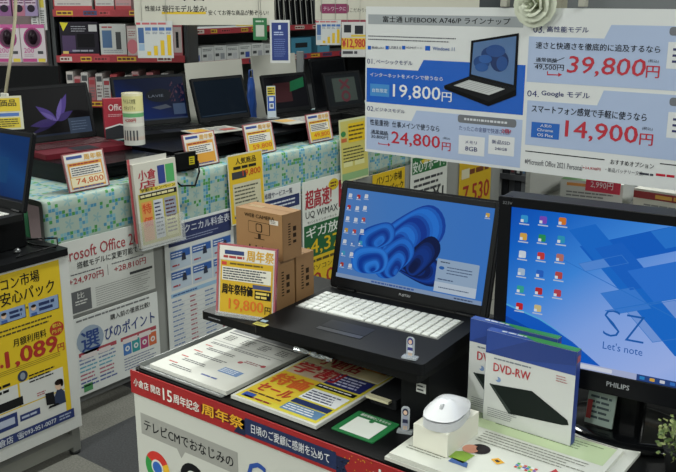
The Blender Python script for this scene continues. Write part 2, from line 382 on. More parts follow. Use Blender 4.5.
# riser under the laptop
r = root('laptop_riser', RM((-1.28, 1.212, CT), 0), 'low black display riser under the open laptop on the near counter', 'riser')
m = MB(); m.rbox(0, 0, .094, .535, .33, .112, .006, mat('0c0d0e', rough=.4, spec=.2)); m.build('top_board', r, bevel=.002)
m = MB(); m.box(.0, .215, .0005, .02, .33, .094, mat('0e0f11', rough=.4)); m.build('side_board', r)
m = MB(); m.box(.475, .04, .0005, .535, .33, .094, mat('0e0f11', rough=.4)); m.build('side_board', r)
m = MB(); m.box(.02, .31, .0005, .475, .33, .094, mat('0e0f11', rough=.4)); m.build('back_board', r)
s = Sheet(frame((0, 1.2515, 0), 0), (-.772, .808, -.752, .826), t=.0005, base='c8c9c6', pxbox=False); s.L_('33363a', .1, .1, .9, .9, 2, 3); s.done('label_sticker', r)
s = Sheet(frame((0, 1.2115, 0), 0), (-1.26, .847, -1.22, .859), t=.0005, base='151618', pxbox=False); s.L_('8a8c90', .05, .3, .95, .7, 1, 3, dash=2); s.done('port_strip', r)
m = MB(); m.rbox(0, 0, 0, .06, .1, .02, .004, mat('222325', rough=.35)); m.rbox(-.002, -.012, .014, .05, .002, .019, .001, mat('c9c3a2', rough=.5))
tag(m.build('adapter', None, RM((-.88, 1.26, .7512), 0), bevel=.001), 'small dark power adapter with a beige edge, tucked under the laptop riser', 'adapter')

# the open laptop -------------------------------------------------
def petals(s, cols, cx, cy, S, spec):
    """nested folded ribbons: each spec is centre, radii, turn and how far round it sweeps"""
    for i, (x, y, a, b, rot, a0, a1, c) in enumerate(spec):
        n = 26; pts = []
        for k in range(n + 1):
            t = R(a0 + (a1 - a0) * k / n); px, py = a * math.cos(t), b * math.sin(t)
            pts.append((cx + S * (x + px * math.cos(R(rot)) - py * math.sin(R(rot))), cy + S * (y + px * math.sin(R(rot)) + py * math.cos(R(rot)))))
        s.fl([p for p in pts if p[1] > -1], cols[c], 1 + i * .2)
def bloom(SM, b):
    s = Sheet(SM, b, t=.001, pxbox=False, em=.8, mt=gradmat('desktop_blue', [(0, '5a86c4'), (.5, '4480cc'), (1, '3c7cd0')], 20, .36, .85))
    x0, y0, x1, y1 = b
    def mixc(a, c, t): return '%02x%02x%02x' % tuple(int(round((p * (1 - t) + q * t) * 255)) for p, q in zip(hx(a), hx(c)))
    lv = [1.0]
    def fold(cx, cy, ax, ay, rot, dx, dy, n_, dark, lite, turns, ph=0, r1=0):
        for k in range(n_):
            q = 1 - k / (n_ + 1.0); t = .5 - .5 * math.cos(2 * math.pi * (turns * k / n_ + ph)); t = int(t * 7) / 7
            pts = []; a0 = R(rot + r1 * k)
            for j in range(30):
                g = 2 * math.pi * j / 30; px, py = ax * q * math.cos(g), ay * q * math.sin(g) * (1 + .16 * math.cos(g * 2 + .5))
                pts.append((x0 + cx + dx * k / n_ + px * math.cos(a0) - py * math.sin(a0), max(y0 + .004, y0 + cy + dy * k / n_ + px * math.sin(a0) + py * math.cos(a0))))
            s.fl(pts, mixc(dark, lite, t), lv[0]); lv[0] += .09
    fold(.19, .055, .07, .036, -12, -.02, -.01, 14, '021a56', '0d4ab4', 2.2, 0, 1)
    fold(.168, .112, .086, .055, 42, -.05, -.045, 20, '0a3a9e', '2a86ee', 2.6, .15, 1.5)
    fold(.20, .075, .05, .03, 55, -.02, -.03, 10, '02164a', '0c3f9c', 1.2, .0, 1)
    fold(.088, .10, .047, .030, 30, .01, -.012, 12, '083a9c', '2b84ea', 1.6, .2, 2)
    fold(.135, .062, .055, .034, 48, .01, -.03, 14, '083694', '2580ea', 2.2, .3, 2)
    fold(.078, .048, .046, .034, 14, .012, -.02, 14, '0a3fa4', '3490f4', 1.7, .3, 2)
    s.mr('8fa6c8', x0, y0, x1, y0 + .0085, 12); s.ml('3f62a8', x0 + .09, y0 + .002, x0 + .2, y0 + .0065, 1, 3, .8, 13, 3); s.ml('405070', x1 - .06, y0 + .002, x1 - .01, y0 + .0065, 1, 5, .6, 13, 3)
    cs = ['d8dee8', 'b03030', 'd8dee8', 'c9a040', 'd8dee8', '40a0c8', 'b04030', 'd8dee8', '3a8ac0', 'e0b050', 'c04848', 'd8dee8', 'c0504a', '5080c8', '4aa060', 'd8dee8', 'd8dee8']
    ic = []
    for k in range(7):
        ic.append((x0 + .012, y1 - .015 - .025 * k, cs[k])); ic.append((x0 + .033, y1 - .015 - .025 * k, cs[(k * 3 + 1) % 17]))
    for k in range(5): ic.append((x0 + .052, y1 - .012 - .025 * k, cs[(k * 5 + 2) % 17]))
    ic.append((x1 - .012, y1 - .015, 'd9b050')); win_icons(s, ic, .0085, 12)
    # cloud notice
    a = (x1 - .107, y0 + .011, x1 - .014, y0 + .078); s.mr('9fb8d4', *a, 12, .002); s.mr('c4d4e4', a[0], a[1], a[2], a[1] + .02, 13)
    s.me_('2b66b4', a[0] + .012, a[3] - .018, .006, .0035, 14); s.ml('4a5f80', a[0] + .024, a[3] - .03, a[2] - .01, a[3] - .012, 3, 4, .3, 14); s.ml('4a5f80', a[0] + .006, a[1] + .022, a[0] + .05, a[1] + .03, 1, 6, .3, 14); s.ml('4a5f80', a[0] + .01, a[1] + .006, a[2] - .01, a[1] + .013, 1, 7, .3, 14, 3); s.ml('2a3a50', a[0] + .008, a[3] - .008, a[0] + .03, a[3] - .004, 1, 8, .5, 14)
    return s
LP = frame((-1.12, 1.475, .907), 3.6, 0)
U3 = Vector((math.cos(R(3.6)), math.sin(R(3.6)), 0)); B3 = Vector((-math.sin(R(3.6)), math.cos(R(3.6)), 0))
V3 = B3 * math.sin(R(12.8)) + Vector((0, 0, math.cos(R(12.8))))
org = Vector((-1.108, 1.456, .907)) - U3 * .015 - V3 * .025 - B3 * .004; org.z = .8625
near_laptop = laptop('laptop', 'large open black laptop with white keys and blue ribbon wallpaper, on the near counter riser', RM(org, 3.6), .374, .262, .2345, 12.8, keys='d9dbd6', deck='0f1012', screen=bloom, bez=(.015, .025, .016), logo='FUJITSU', keybox=(.016, -.140, .338, -.034), pad=False, cols=18, t=.022)
W = WM[near_laptop.name]
m = MB(); m.rbox(.12, -.205, .0218, .22, -.165, .0226, .003, mat('26272b', rough=.35)); m.build('touchpad', near_laptop)
m = MB(); m.rbox(.12, -.222, .0218, .22, -.208, .0232, .002, mat('303136', rough=.3)); m.build('touchpad_buttons', near_laptop)
s = Sheet(W @ frame((0, 0, .0225), 0, 90), (.004, -.27, .034, -.256), t=.0005, base='c9bf5c', pxbox=False); s.L_('5b5730', .1, .15, .9, .85, 3, 3); s.done('yellow_sticker', near_laptop)
s = Sheet(W @ frame((0, 0, .0225), 0, 90), (.006, -.25, .02, -.24), t=.0005, base='9db4c4', pxbox=False); s.done('blue_sticker', near_laptop)
# little acrylic figures
def figure(M, h, name, label, dark, light):
    r = root(name, M, label, 'acrylic figure', None)
    m = MB(); m.rbox(-.014, -.008, 0, .014, .008, .003, .002, mat('cfd6da', rough=.1, alpha=.4, spec=.9)); m.build('base', r)
    s = Sheet(M @ frame((0, 0, .003), 0, 0), (-.0075, 0, .0075, h), t=.003, pxbox=False, rnd=.006, mt=mat('cdd3da', rough=.1, alpha=.55, spec=.9))
    s.me_(dark, 0, h * .78, .0055, .007, 1); s.me_('d9b9a2', 0, h * .76, .0035, .0042, 2); s.fl([(-.005, h * .2), (.005, h * .2), (.004, h * .62), (-.004, h * .62)], light, 1); s.fl([(-.005, h * .32), (.005, h * .32), (.0045, h * .48), (-.0045, h * .48)], dark, 2); s.mr('c9a98a', -.003, h * .04, -.0008, h * .2, 1); s.mr('c9a98a', .0008, h * .04, .003, h * .2, 1)
    s.done('figure_plate', r)
figure(RM(at(410, 358, 2, .8848), 10), .036, 'acrylic_figure', 'tiny clear acrylic standee with a blue figure, on the laptop palm rest', '2b2f7a', 'c9cdd8')
figure(RM(at(405, 432, 2, .7502), 20), .046, 'acrylic_figure', 'tiny acrylic standee with a dark figure, on the counter beside the white mouse box', '1d2340', '8f93a8')

# camera boxes
def cambox(name, label, x1, y0, z0, w, d, h, side_only):
    M = frame((x1 - w, y0, z0), 0)
    s = Sheet(M, (0, 0, w, h), t=d, base='957047', pxbox=False, rough=.75)
    ink = '33261a'
    s.T_('WEB CAMERA', ink, .2, .08, .84, .16, .01); s.R_(ink, .27, .24, .74, .5, 1, .004); s.R_('957047', .28, .25, .73, .49, 2, .003); s.R_(ink, .44, .27, .58, .46, 3, .004); s.R_('957047', .46, .29, .56, .44, 4, .003)
    s.R_(ink, .48, .5, .54, .6, 1); s.R_(ink, .4, .6, .62, .615, 1)
    for k in range(4): s.R_(ink, .28 + .14 * k, .76, .31 + .14 * k, .81, 1)
    s.L_(ink, .24, .85, .78, .88, 1, 3); s.R_('d6cfc4', .74, .14, .92, .24, 2); s.L_('55504a', .76, .16, .9, .22, 2, 2, lv=3)
    s.face(frame((x1, y0, z0), 90)); s.b = (0, 0, d, h)
    s.L_(ink, .3, .2, .45, .7, 9, 5); s.R_(ink, .55, .6, .72, .66, 1); s.R_(ink, .55, .3, .72, .4, 1); s.R_(ink, .55, .45, .72, .54, 1); s.R_('7d5c36', .0, 0, .03, 1, 1)
    s.face(frame((x1 - w, y0, z0 + h), 0, 90)); s.b = (0, 0, w, d); s.R_('7d5c36', 0, .48, 1, .52, 1); s.R_('ab926a', .1, .4, .4, .6, 1)
    return tag(s.done(name), label, 'box', 'webcam boxes on the riser')
RT_ = .8625
cambox('webcam_box', 'brown webcam carton standing directly behind the yellow price card', -1.136, 1.286, RT_, .125, .06, .112, 1)
cambox('webcam_box', 'brown webcam carton at the back of the lower pair, next to the laptop hinge', -1.134, 1.3475, RT_, .125, .06, .112, 1)
cambox('webcam_box', 'brown webcam carton lying on top of the two lower cartons', -1.128, 1.30, RT_ + .1125, .128, .06, .098, 1)
# price card 19,800
M = frame((-1.236, 1.217, RT_ + .004), 15, 7)
s = Sheet(M, (0, 0, .127, .142), t=.003, base='c4c0ba', pxbox=False); sleeve(s, 'a0545c')
s.R_('d9d5cd', 0, 0, 1, .2, 1); s.R_('24386c', .1, .06, .45, .12, 2); s.T_('周年祭', 'd0a024', .5, .03, .98, .19, .03, 3); s.L_('a03030', .08, .13, .48, .18, 1, 4, .7, 3)
s.R_('c6a01c', .03, .21, .97, .98, 1); s.R_('c2382c', .05, .23, .14, .28, 2); s.L_('5a4b14', .2, .23, .9, .27, 1, 5, .6, 2)
s.R_('d6d3c6', .06, .3, .94, .5, 2); s.L_('3a3a44', .08, .31, .92, .49, 5, 7, .5, 3); s.R_('3b4470', .62, .52, .94, .58, 2)
s.T_('周年祭特価', '17171a', .07, .55, .62, .7, .04, 3); s.R_('17171a', .66, .6, .95, .73, 2); s.L_('d6c060', .68, .61, .93, .72, 2, 8, .6, 3)
s.T_('19,800', 'd06a18', .2, .76, .82, .94, .03, 3); s.T_('円', '17171a', .85, .82, .95, .93, .02, 3)
tag(s.done('price_card'), 'yellow 19,800 yen price card in a pinkish sleeve, leaning on the webcam cartons', 'price card')
m = MB(); m.box(0, 0, 0, .127, .02, .002, mat('c6cbcc', rough=.1, alpha=.3)); m.box(0, .0, .0, .127, .0015, .01, mat('c6cbcc', rough=.1, alpha=.3))
m.build('card_base', bpy.data.objects['price_card'], WM['price_card'].inverted() @ RM((-1.236, 1.209, RT_ + .0005), 15))
# crumpled clear film hanging from the riser front
m = MB(); rd = random.Random(4); x = 0; pts = []
n = 16
for i in range(n):
    for j in range(4): pts.append((i * .0062, rd.uniform(-.003, .003), -j * .003 - rd.uniform(0, .002)))
fs = [(i * 4 + j, (i + 1) * 4 + j, (i + 1) * 4 + j + 1, i * 4 + j + 1) for i in range(n - 1) for j in range(3)]
m.add(pts, fs, mat('8f9496', rough=.15, spec=.8, metal=.4)); q = at(272, 343, 1, 1.143)
m.build('tape_strip', bpy.data.objects['laptop_riser'], WM['laptop_riser'].inverted() @ Matrix.Translation((q.x, 1.207, .848)))

# lower right papers
def person_pic(s, cx, cy, k, L0=1):
    s.me_('241f22', cx + .006 * k, cy + .006 * k, .012 * k, .012 * k, L0 + 1); s.me_('c98a72', cx - .003 * k, cy, .0095 * k, .010 * k, L0 + 2); s.me_('241f22', cx + .008 * k, cy + .008 * k, .007 * k, .008 * k, L0 + 3)
    s.fl([(cx - .024 * k, cy - .03 * k), (cx + .006 * k, cy - .034 * k), (cx + .008 * k, cy - .01 * k), (cx - .008 * k, cy - .01 * k), (cx - .016 * k, cy - .016 * k)], '7fa038', L0 + 1); s.fl([(cx - .01 * k, cy - .04 * k), (cx + .014 * k, cy - .04 * k), (cx + .01 * k, cy - .03 * k), (cx - .01 * k, cy - .03 * k)], '3f5f9a', L0 + 1)
Z = .7585
s = Sheet(frame((0, 0, Z), 0, 90), (-.735, 1.097, -.4, 1.385), t=.006, base='c6c8c0', pxbox=False)
tag(s.done('magazine'), 'lower booklet of the two under the mouse box and drive boxes', 'booklet')
M = frame((0, 0, Z + .008), 0, 90)
s = Sheet(M, (-.728, 1.1, -.42, 1.345), t=.007, base='c9cbc2', pxbox=False)
s.R_('b4c49c', .03, .03, .97, .3, 1); s.L_('6a7a58', .3, .06, .95, .2, 4, 3, .3, 2); s.R_('5a3a34', .1, .015, .97, .022, 2); s.L_('77786e', .3, .32, .95, .5, 5, 4, .3, 2); s.L_('77786e', .04, .82, .3, .88, 2, 9, .35, 2)
c = s.pt(468 + 5, 450); person_pic(s, c[0], c[1], 1.45)
c = s.pt(497, 462); s.fl([(c[0] - .012, c[1] + .001), (c[0] - .004, c[1] + .012), (c[0] + .012, c[1] + .004), (c[0] + .004, c[1] - .008)], 'd8a020', 2); s.fl([(c[0] - .006, c[1] + .002), (c[0] - .002, c[1] + .006), (c[0] + .005, c[1] + .002), (c[0] + .001, c[1] - .003)], '3a2a18', 3)
c = s.pt(522, 468); 
for i in range(6):
    for j in range(3): s.mr(('c03838', '3878c0', '40a058', 'd8b040', 'd8dce0', '7850a0')[(i * 2 + j) % 6], c[0] - .012 + i * .006, c[1] - .006 + j * .006, c[0] - .0072 + i * .006, c[1] - .0012 + j * .006, 2)
c = s.pt(552, 470); s.fl([(c[0], c[1] - .01), (c[0] + .03, c[1] - .01), (c[0] + .026, c[1] - .002), (c[0] + .01, c[1] + .0), (c[0] + .004, c[1] + .006)], 'b02c34', 2)
tag(s.done('leaflet'), 'pale green leaflet with a cartoon person, under the white mouse box', 'leaflet')
# mouse box and mouse
ZB = Z + .0085
s = Sheet(frame((-.708, 1.142, ZB), 0), (0, 0, .066, .042), t=.105, base='dddccf', pxbox=False, rough=.6)
tag(s.done('mouse_box'), 'small plain white box carrying the white mouse', 'box')
r = root('computer_mouse', RM((-.675, 1.195, ZB + .0425), 12), 'white computer mouse resting on a small white box', 'mouse')
def mouse_grid(zlo, hfun, m, rx, ry):
    n, k = 28, 8; vs = []; fs = []
    for j in range(k + 1):
        q = 1 - j / k
        for i in range(n):
            a = 2 * math.pi * i / n; ca, sa = math.cos(a), math.sin(a); e = .75
            x = rx * math.copysign(abs(ca) ** e, ca) * q; y = ry * math.copysign(abs(sa) ** e, sa) * q
            vs.append((x, y, zlo + hfun(q, y)))
    for j in range(k):
        for i in range(n): fs.append((j * n + i, j * n + (i + 1) % n, (j + 1) * n + (i + 1) % n, (j + 1) * n + i))
    return vs, fs
m = MB(); v, f = mouse_grid(.014, lambda q, y: .020 * (1 - q ** 2.6) * (1 - .35 * (y / .05) ** 2) + .004 * (y / .05 < 0) , 0, .034, .058); m.add(v, f, mat('dcdde0', rough=.3, coat=.3), True); m.build('shell', r)
m = MB(); m.prism([(.0342 * math.copysign(abs(math.cos(2 * math.pi * i / 32)) ** .75, math.cos(2 * math.pi * i / 32)), .0582 * math.copysign(abs(math.sin(2 * math.pi * i / 32)) ** .75, math.sin(2 * math.pi * i / 32))) for i in range(32)], 0, .0142, mat('c4c6ca', rough=.35), True); m.build('body', r)
m = MB(); m.T = Matrix.Translation((0, -.028, .029)) @ Matrix.Rotation(R(90), 4, 'Y'); m.lathe([(.006, -.003), (.0075, -.002), (.0075, .002), (.006, .003)], (0, 0, 0), mat('aeb0b4', rough=.5), 16); m.build('scroll_wheel', r)

# DVD drive boxes
def dvd(label, x0, y0, z0, w, h, d):
    s = Sheet(frame((x0, y0, z0), 0), (0, 0, w, h), t=d, base='c9cbc9', pxbox=False, rough=.4)
    s.R_('2a4590', 0, 0, 1, .245, 1); s.fl([(0, h * .76), (w * .35, h * .76), (w, h * .86), (w, h), (w * .5, h)], '253c80', 2)
    s.L_('6e7680', .1, .27, .55, .3, 1, 4, .5, 2); s.T_('DVD-RW', 'b03038', .1, .335, .52, .425, .03, 2, 0); s.me_('7890b8', w * .16, h * .49, .005, .005, 1); s.me_('c9cbc9', w * .14, h * .5, .003, .003, 2); s.L_('a05055', .8, .28, .93, .36, 3, 6, .3, 2)
    s.fl([(w * .06, h * .42), (w * .55, h * .47), (w * .95, h * .27), (w * .97, h * .22), (w * .9, h * .2), (w * .3, h * .15)], '1a211f', 2); s.fl([(w * .06, h * .42), (w * .3, h * .15), (w * .33, h * .175), (w * .08, h * .43)], '2c3533', 3)
    s.L_('6a6e72', .05, .84, .4, .95, 5, 8, .3, 2)
    s.face(frame((x0 + w, y0, z0), 90)); s.b = (0, 0, d, h); s.R_('2a3f86', 0, 0, 1, 1, 1); s.R_('a04030', .1, .05, .9, .12, 2)
    s.face(frame((x0, y0, z0 + h), 0, 90)); s.b = (0, 0, w, d); s.R_('2f4e98', 0, 0, 1, 1, 1); s.fl([(w * .55, 0), (w, 0), (w, d), (w * .3, d)], '3a8a3c', 2); s.L_('d0d6dc', .15, .25, .45, .7, 1, 4, .6, 3)
    s.face(frame((x0, y0 + d, z0), -90)); s.b = (0, 0, d, h); s.R_('2a3f86', 0, 0, 1, 1, 1)
    return tag(s.done('dvd_drive_box'), label, 'box', 'boxed disc drives beside the monitor')
dvd('blue and white DVD-RW drive box standing in front, before the monitor', -.662, 1.302, ZB, .165, .170, .017)
dvd('blue and white DVD-RW drive box standing behind the front one', -.705, 1.3215, ZB + .0, .165, .176, .016)
# ================================================================== monitor
MM = frame((-.648, 1.345, .884), 7, 0)
r = root('monitor', RM((-.455, 1.455, CT), 7), 'black desktop monitor showing large SZ letters on blue, right of the open laptop', 'monitor')
def mp(mb, name, parent, M, **k): return mb.build(name, parent, WM[parent.name].inverted() @ M, **k)
m = MB(); m.prism(rrect(-.022, -.036, .499, .285, .008), -.045, -.002, mat('0e0f12', rough=.35)); hs = mp(m, 'housing', r, MM, bevel=.004)
m = MB(); k = mat('101114', rough=.28)
for q in ((-.022, -.036, 0, .285), (.477, -.036, .499, .285), (0, -.036, .477, 0), (0, .268, .477, .285)): m.box(q[0], q[1], -.004, q[2], q[3], .004, k)
bz = mp(m, 'bezel', r, MM, bevel=.0012)
s = Sheet(MM @ Matrix.Translation((0, 0, .0042)), plain=True, box=(0, 0, 1, 1), pxbox=False); qq = s.C(506, 352).q(396, 114, 485, 152); s.C(); s.mt('PHILIPS', 'a9acb0', qq[0], qq[1], qq[2], qq[3], .02, 1); s.done('maker_mark', bz); s = Sheet(MM @ Matrix.Translation((0, 0, .0042)), plain=True, box=(0, 0, 1, 1), pxbox=False); s.mt('223V', '6a6d72', -.015, .272, .002, .277, 0, 1); s.done('model_mark', bz)
s = Sheet(MM @ Matrix.Translation((0, 0, .0005)), (0, 0, .477, .268), t=.002, pxbox=False, em=.85, mt=gradmat('desktop_azure', [(0, '0a55c0'), (.1, '1068d0'), (.3, '3f8ee8'), (.5, '86acf2'), (.75, 'a4bcf6'), (1, '7aa6ee')], -50, .46, .95, .42))
def quad(c, u, v, w, h, a, lv): 
    ca, sa = math.cos(R(a)), math.sin(R(a)); s.fl([(u + x * ca - y * sa * .55, v + x * sa + y * ca) for x, y in ((-w / 2, -h / 2), (w / 2, -h / 2), (w / 2, h / 2), (-w / 2, h / 2))], c, lv)
clipb = []
rd = random.Random(11)
def qclip(c, pts, lv):
    # keep the picture's shapes inside the glass
    def cl(p, ax, v, sgn):
        o = []
        for i in range(len(p)):
            a, b = p[i], p[(i + 1) % len(p)]; ia = (a[ax] - v) * sgn >= 0; ib = (b[ax] - v) * sgn >= 0
            if ia: o.append(a)
            if ia != ib:
                t = (v - a[ax]) / (b[ax] - a[ax]); o.append((a[0] + t * (b[0] - a[0]), a[1] + t * (b[1] - a[1])))
        return o
    for ax, v, sg in ((0, .0, 1), (0, .477, -1), (1, .011, 1), (1, .268, -1)):
        pts = cl(pts, ax, v, sg)
        if not pts: return
    s.fl(pts, c, lv)
def par(c, x, y, w, h, lv, line=0):
    """a tilted square of the pattern, x y its left corner in metres"""
    e1 = (.86, .32); e2 = (.62, -.62)
    P_ = lambda a, b: (x + a * e1[0] + b * e2[0], y + a * e1[1] + b * e2[1])
    qclip(c, [P_(0, 0), P_(w, 0), P_(w, h), P_(0, h)], lv)
    if line:
        q = .0012
        for a0, b0, a1, b1 in ((0, 0, w, q), (0, h - q, w, h), (0, 0, q, h), (w - q, 0, w, h)): qclip('3f86e0', [P_(a0, b0), P_(a1, b0), P_(a1, b1), P_(a0, b1)], lv + 1)
par('1268d6', .12, .215, .16, .05, 1); par('1a74de', .10, .24, .05, .3, 1.3); par('1a6cd8', .145, .215, .05, .1, 2); par('2f7de6', .2, .185, .115, .075, 2.5); par('4a8eec', .31, .19, .08, .1, 2, 1)
par('2a80e4', .23, .255, .2, .04, 1.6); par('3f88ea', .36, .23, .1, .05, 2.3, 1); par('6a9ff0', .37, .16, .1, .06, 1.4, 1); par('3f88e8', .16, .14, .06, .05, 1.8, 1); par('5c98ee', .12, .185, .08, .02, 1.5, 1); par('7ea8f2', .2, .12, .09, .08, 1.2, 1)
qclip('2f7fdf', [(.06, .2), (.0615, .2005), (.44, .06), (.44, .058)], 2.8); qclip('2f7fdf', [(.17, .11), (.477, .225), (.477, .2275), (.17, .1115)], 2.8)
qclip('1262d4', [(.0, .09), (.06, .075), (.12, .045), (.17, .011), (.0, .011)], 1.1); qclip('0a4cb4', [(0, .07), (.06, .05), (.1, .011), (0, .011)], 1.2); qclip('58b8f0', [(0, .093), (.06, .077), (.12, .047), (.06, .074), (0, .09)], 1.5)
qclip('4a8cec', [(.477, .11), (.477, .011), (.3, .011), (.38, .05)], 1.1)
s.C(506, 270); s.t_('S', '1a66c0', 386, 150, 450, 268, -.02, 4); s.t_('Z', '1a66c0', 472, 172, 546, 290, -.02, 4); s.t_("Let's note", '1f62b8', 382, 278, 538, 338, 0, 4); s.C()
s.mr('b4c0e6', 0, 0, .23, .011, 3); s.mr('2a4a8a', .23, 0, .477, .011, 3); s.mr('dfe5f4', .05, .002, .19, .009, 4, .002)
for k in range(14): s.mr(('2a8ad0', 'e0b050', 'd8dce8', '3a7ad0', '7a5ad0', 'e8e8f0', '40a0c0')[k % 7], .235 + k * .016, .003, .243 + k * .016, .0085, 4, .001)
cs = ['38a0e0', '8050c8', 'e08030', 'e0b050', '2a9a60', '30a0c8', 'd8e4f0', 'd04040', 'c07a70', 'b0c8e0', '2a6ad0', 'c05050', '38b0a0', 'c03038', 'c04858', 'c82830', 'd8c890']
win_icons(s, [(.024 + .0325 * (k % 3), .25 - .0315 * (k // 3) + .002 * (k % 3), cs[k]) for k in range(17)], .0125, 5)

mp_ = s; s.done('screen', r)
# stand (in root frame)
m = MB(); m.lathe([(.118, 0), (.12, .003), (.118, .008), (.09, .013), (.03, .016), (.001, .016)], (0, 0, .0005), mat('0b0c0e', rough=.12, coat=.6), 48, 1.08, .82); m.build('stand_base', r)
m = MB(); m.rbox(-.03, -.018, .012, .03, .022, .13, .012, mat('0c0d0f', rough=.25)); m.build('stand_neck', r, bevel=.001)
m = MB(); m.rbox(-.075, -.015, .112, .075, .01, .135, .01, mat('0c0d0f', rough=.3)); m.build('chin', r, bevel=.002)
# papers standing behind the drive boxes
s = Sheet(frame((-.512, 1.40, CT + .018), 0, 12), (0, 0, .05, .085), t=.004, base='9fb0a8', pxbox=False); s.R_('37506a', .1, .06, .9, .3, 1); s.L_('3b4a50', .1, .36, .9, .9, 5, 3); s.R_('b03838', .02, .5, .2, .9, 2)
tag(s.done('leaflet'), 'narrow leaflet standing between the DVD boxes and the monitor stand', 'leaflet')
# plant
r = root('potted_plant', RM((-.335, 1.355, CT), 0), 'small green leafy plant in a pot at the monitor foot, by the picture edge', 'plant')
m = MB(); m.lathe([(.018, 0), (.024, .04), (.026, .042), (.022, .042), (.02, .036), (.001, .036)], (0, 0, .0005), mat('2a2b2c', rough=.6), 20); m.build('pot', r)
m = MB(); rd = random.Random(5)
for k in range(16):
    a = rd.uniform(0, 6.28); q = rd.uniform(.008, .03); h = rd.uniform(.055, .09); m.tube([(0, 0, .034), (q * .5 * math.cos(a), q * .5 * math.sin(a), h * .7), (q * math.cos(a), q * math.sin(a), h)], .0008, mat('4a5a30'), 5)
m.build('stem', r)
m = MB()
for k in range(150):
    a = rd.uniform(0, 6.28); q = .034 * math.sqrt(rd.random()); h = rd.uniform(.05, .1) - q * .5; c = Vector((q * math.cos(a), q * math.sin(a), h)); L = rd.uniform(.006, .011); d = Vector((math.cos(a), math.sin(a), rd.uniform(-.2, .8))).normalized(); sd = d.orthogonal().normalized(); sd.rotate(Matrix.Rotation(rd.uniform(-.8, .8), 3, d)); n = d.cross(sd)
    pts = [c, c + d * L * .35 + sd * L * .32 + n * .0012, c + d * L * .75 + sd * L * .25, c + d * L, c + d * L * .75 - sd * L * .25, c + d * L * .35 - sd * L * .32 + n * .0012]
    m.add([tuple(p) for p in pts], [(0, 1, 2, 3, 4, 5)], mat(('6d7c45', '55693a', '8a935f')[k % 3], rough=.5))
m.build('foliage', r)

# ================================================================== hanging price sign
SY = 1.75
SM_ = frame((0, SY, 0), 0)
r = root('hanging_price_sign', SM_, 'wide white laminated laptop price list hung above the near counter', 'sign')
a = loc(SM_, 366, 9); b = loc(SM_, 365, 152)
y1 = a[1]; y0 = b[1]; x0 = a[0]; x1 = x0 + .86
s = Sheet(SM_, (x0, y0 + .002, x1, y1 + .006), t=.0015, base='d3d6d8', pxbox=False, rough=.25)
PB, BL, RD, NV, BK_ = 'a6b6d6', '1259bd', 'b42a3c', '27306e', '1a1b22'
s.C(350, 0)
q = s.q(72, 55, 669, 107); xm = s.q(72, 55, 700, 107)[2]; s.mr('9aa0a6', q[0], q[1], xm - .01, q[3], 1)
s.t_('富士通 LIFEBOOK A746/P ラインナップ', BK_, 130, 68, 632, 92, .012)
z_ = s.q(72, 138, 440, 170); s.ml('4a4c58', z_[0], z_[1] - .002, z_[2], z_[3] + .002, 2, 3, .32, 1, 3); 
for xx, tt in ((70, '無線LAN'), (140, 'USB3.0'), (205, 'HDMIポート')): s.r(BL, xx, 180, xx + 13, 195, 1); s.t_(tt, '3a3c58', xx + 16, 181, xx + 16 + (46 if xx < 200 else 64), 194, 0)
s.r(BL, 296, 180, 316, 200, 1); s.t_('Windows 11', '1f4f9e', 326, 183, 412, 201, .01)
# 01 blue block
tl = s.pt(66, 266); br = s.pt(669, 432); tx = s.pt(290, 236)
bx1 = x0 + .238 * SY; h01 = tx[1]
q0 = s.pt(66, 400)
s.fl([(tl[0], q0[1]), (bx1, q0[1]), (bx1, h01), (tx[0], h01), (s.pt(268, 268)[0], tl[1]), (tl[0], tl[1])], BL, 1)
s.t_('01.', NV, 68, 230, 98, 252, -.01); s.t_('ベーシックモデル', NV, 104, 232, 246, 258, .015)
s.t_('インターネットをメインで使うなら', 'd5d9e0', 80, 285, 366, 318, .02)
s.r('3f86c8', 80, 328, 155, 382, 2); s.t_('台数限定', 'cfe0ee', 88, 346, 148, 366, .01, 3)
s.t_('19,800', 'dfe2e6', 170, 330, 356, 402, .022, 2); s.t_('円', 'dfe2e6', 362, 366, 400, 398, .02); s.t_('(税込)', 'dfe2e6', 370, 342, 400, 352, 0)
# laptop picture on the sign
s.poly('17181d', [(478, 160), (666, 130), (655, 350), (470, 300)], 4); s.poly('4f6f9e', [(488, 168), (656, 142), (645, 334), (478, 292)], 5)
for (ax_, ay, rx, ry, c, lv) in ((560, 215, 42, 34, '10356e', 6), (575, 200, 38, 26, '1b4688', 6.5), (520, 245, 32, 28, '15407e', 7), (535, 232, 26, 18, '23559c', 7.5), (590, 240, 36, 44, '0d2c60', 6.2), (600, 250, 22, 30, '1a4688', 6.8), (520, 265, 26, 18, '1e4f94', 7.7)): s.el(c, ax_ - rx, ay - ry, ax_ + rx, ay + ry, lv)
s.poly('1c1d20', [(372, 336), (470, 300), (655, 350), (655, 372), (545, 418), (372, 350)], 4.5); s.poly('b9bcbe', [(410, 336), (470, 314), (612, 350), (548, 374)], 6); s.poly('0f1012', [(372, 336), (548, 400), (655, 352), (655, 376), (545, 418), (372, 350)], 5.5)
for k in range(9): s.poly('8e9194', [(414 + k * 15, 336 + k * 3.6), (474 + k * 15, 315 + k * 3.6), (476 + k * 15, 316 + k * 3.6), (416 + k * 15, 337 + k * 3.6)], 6.5)
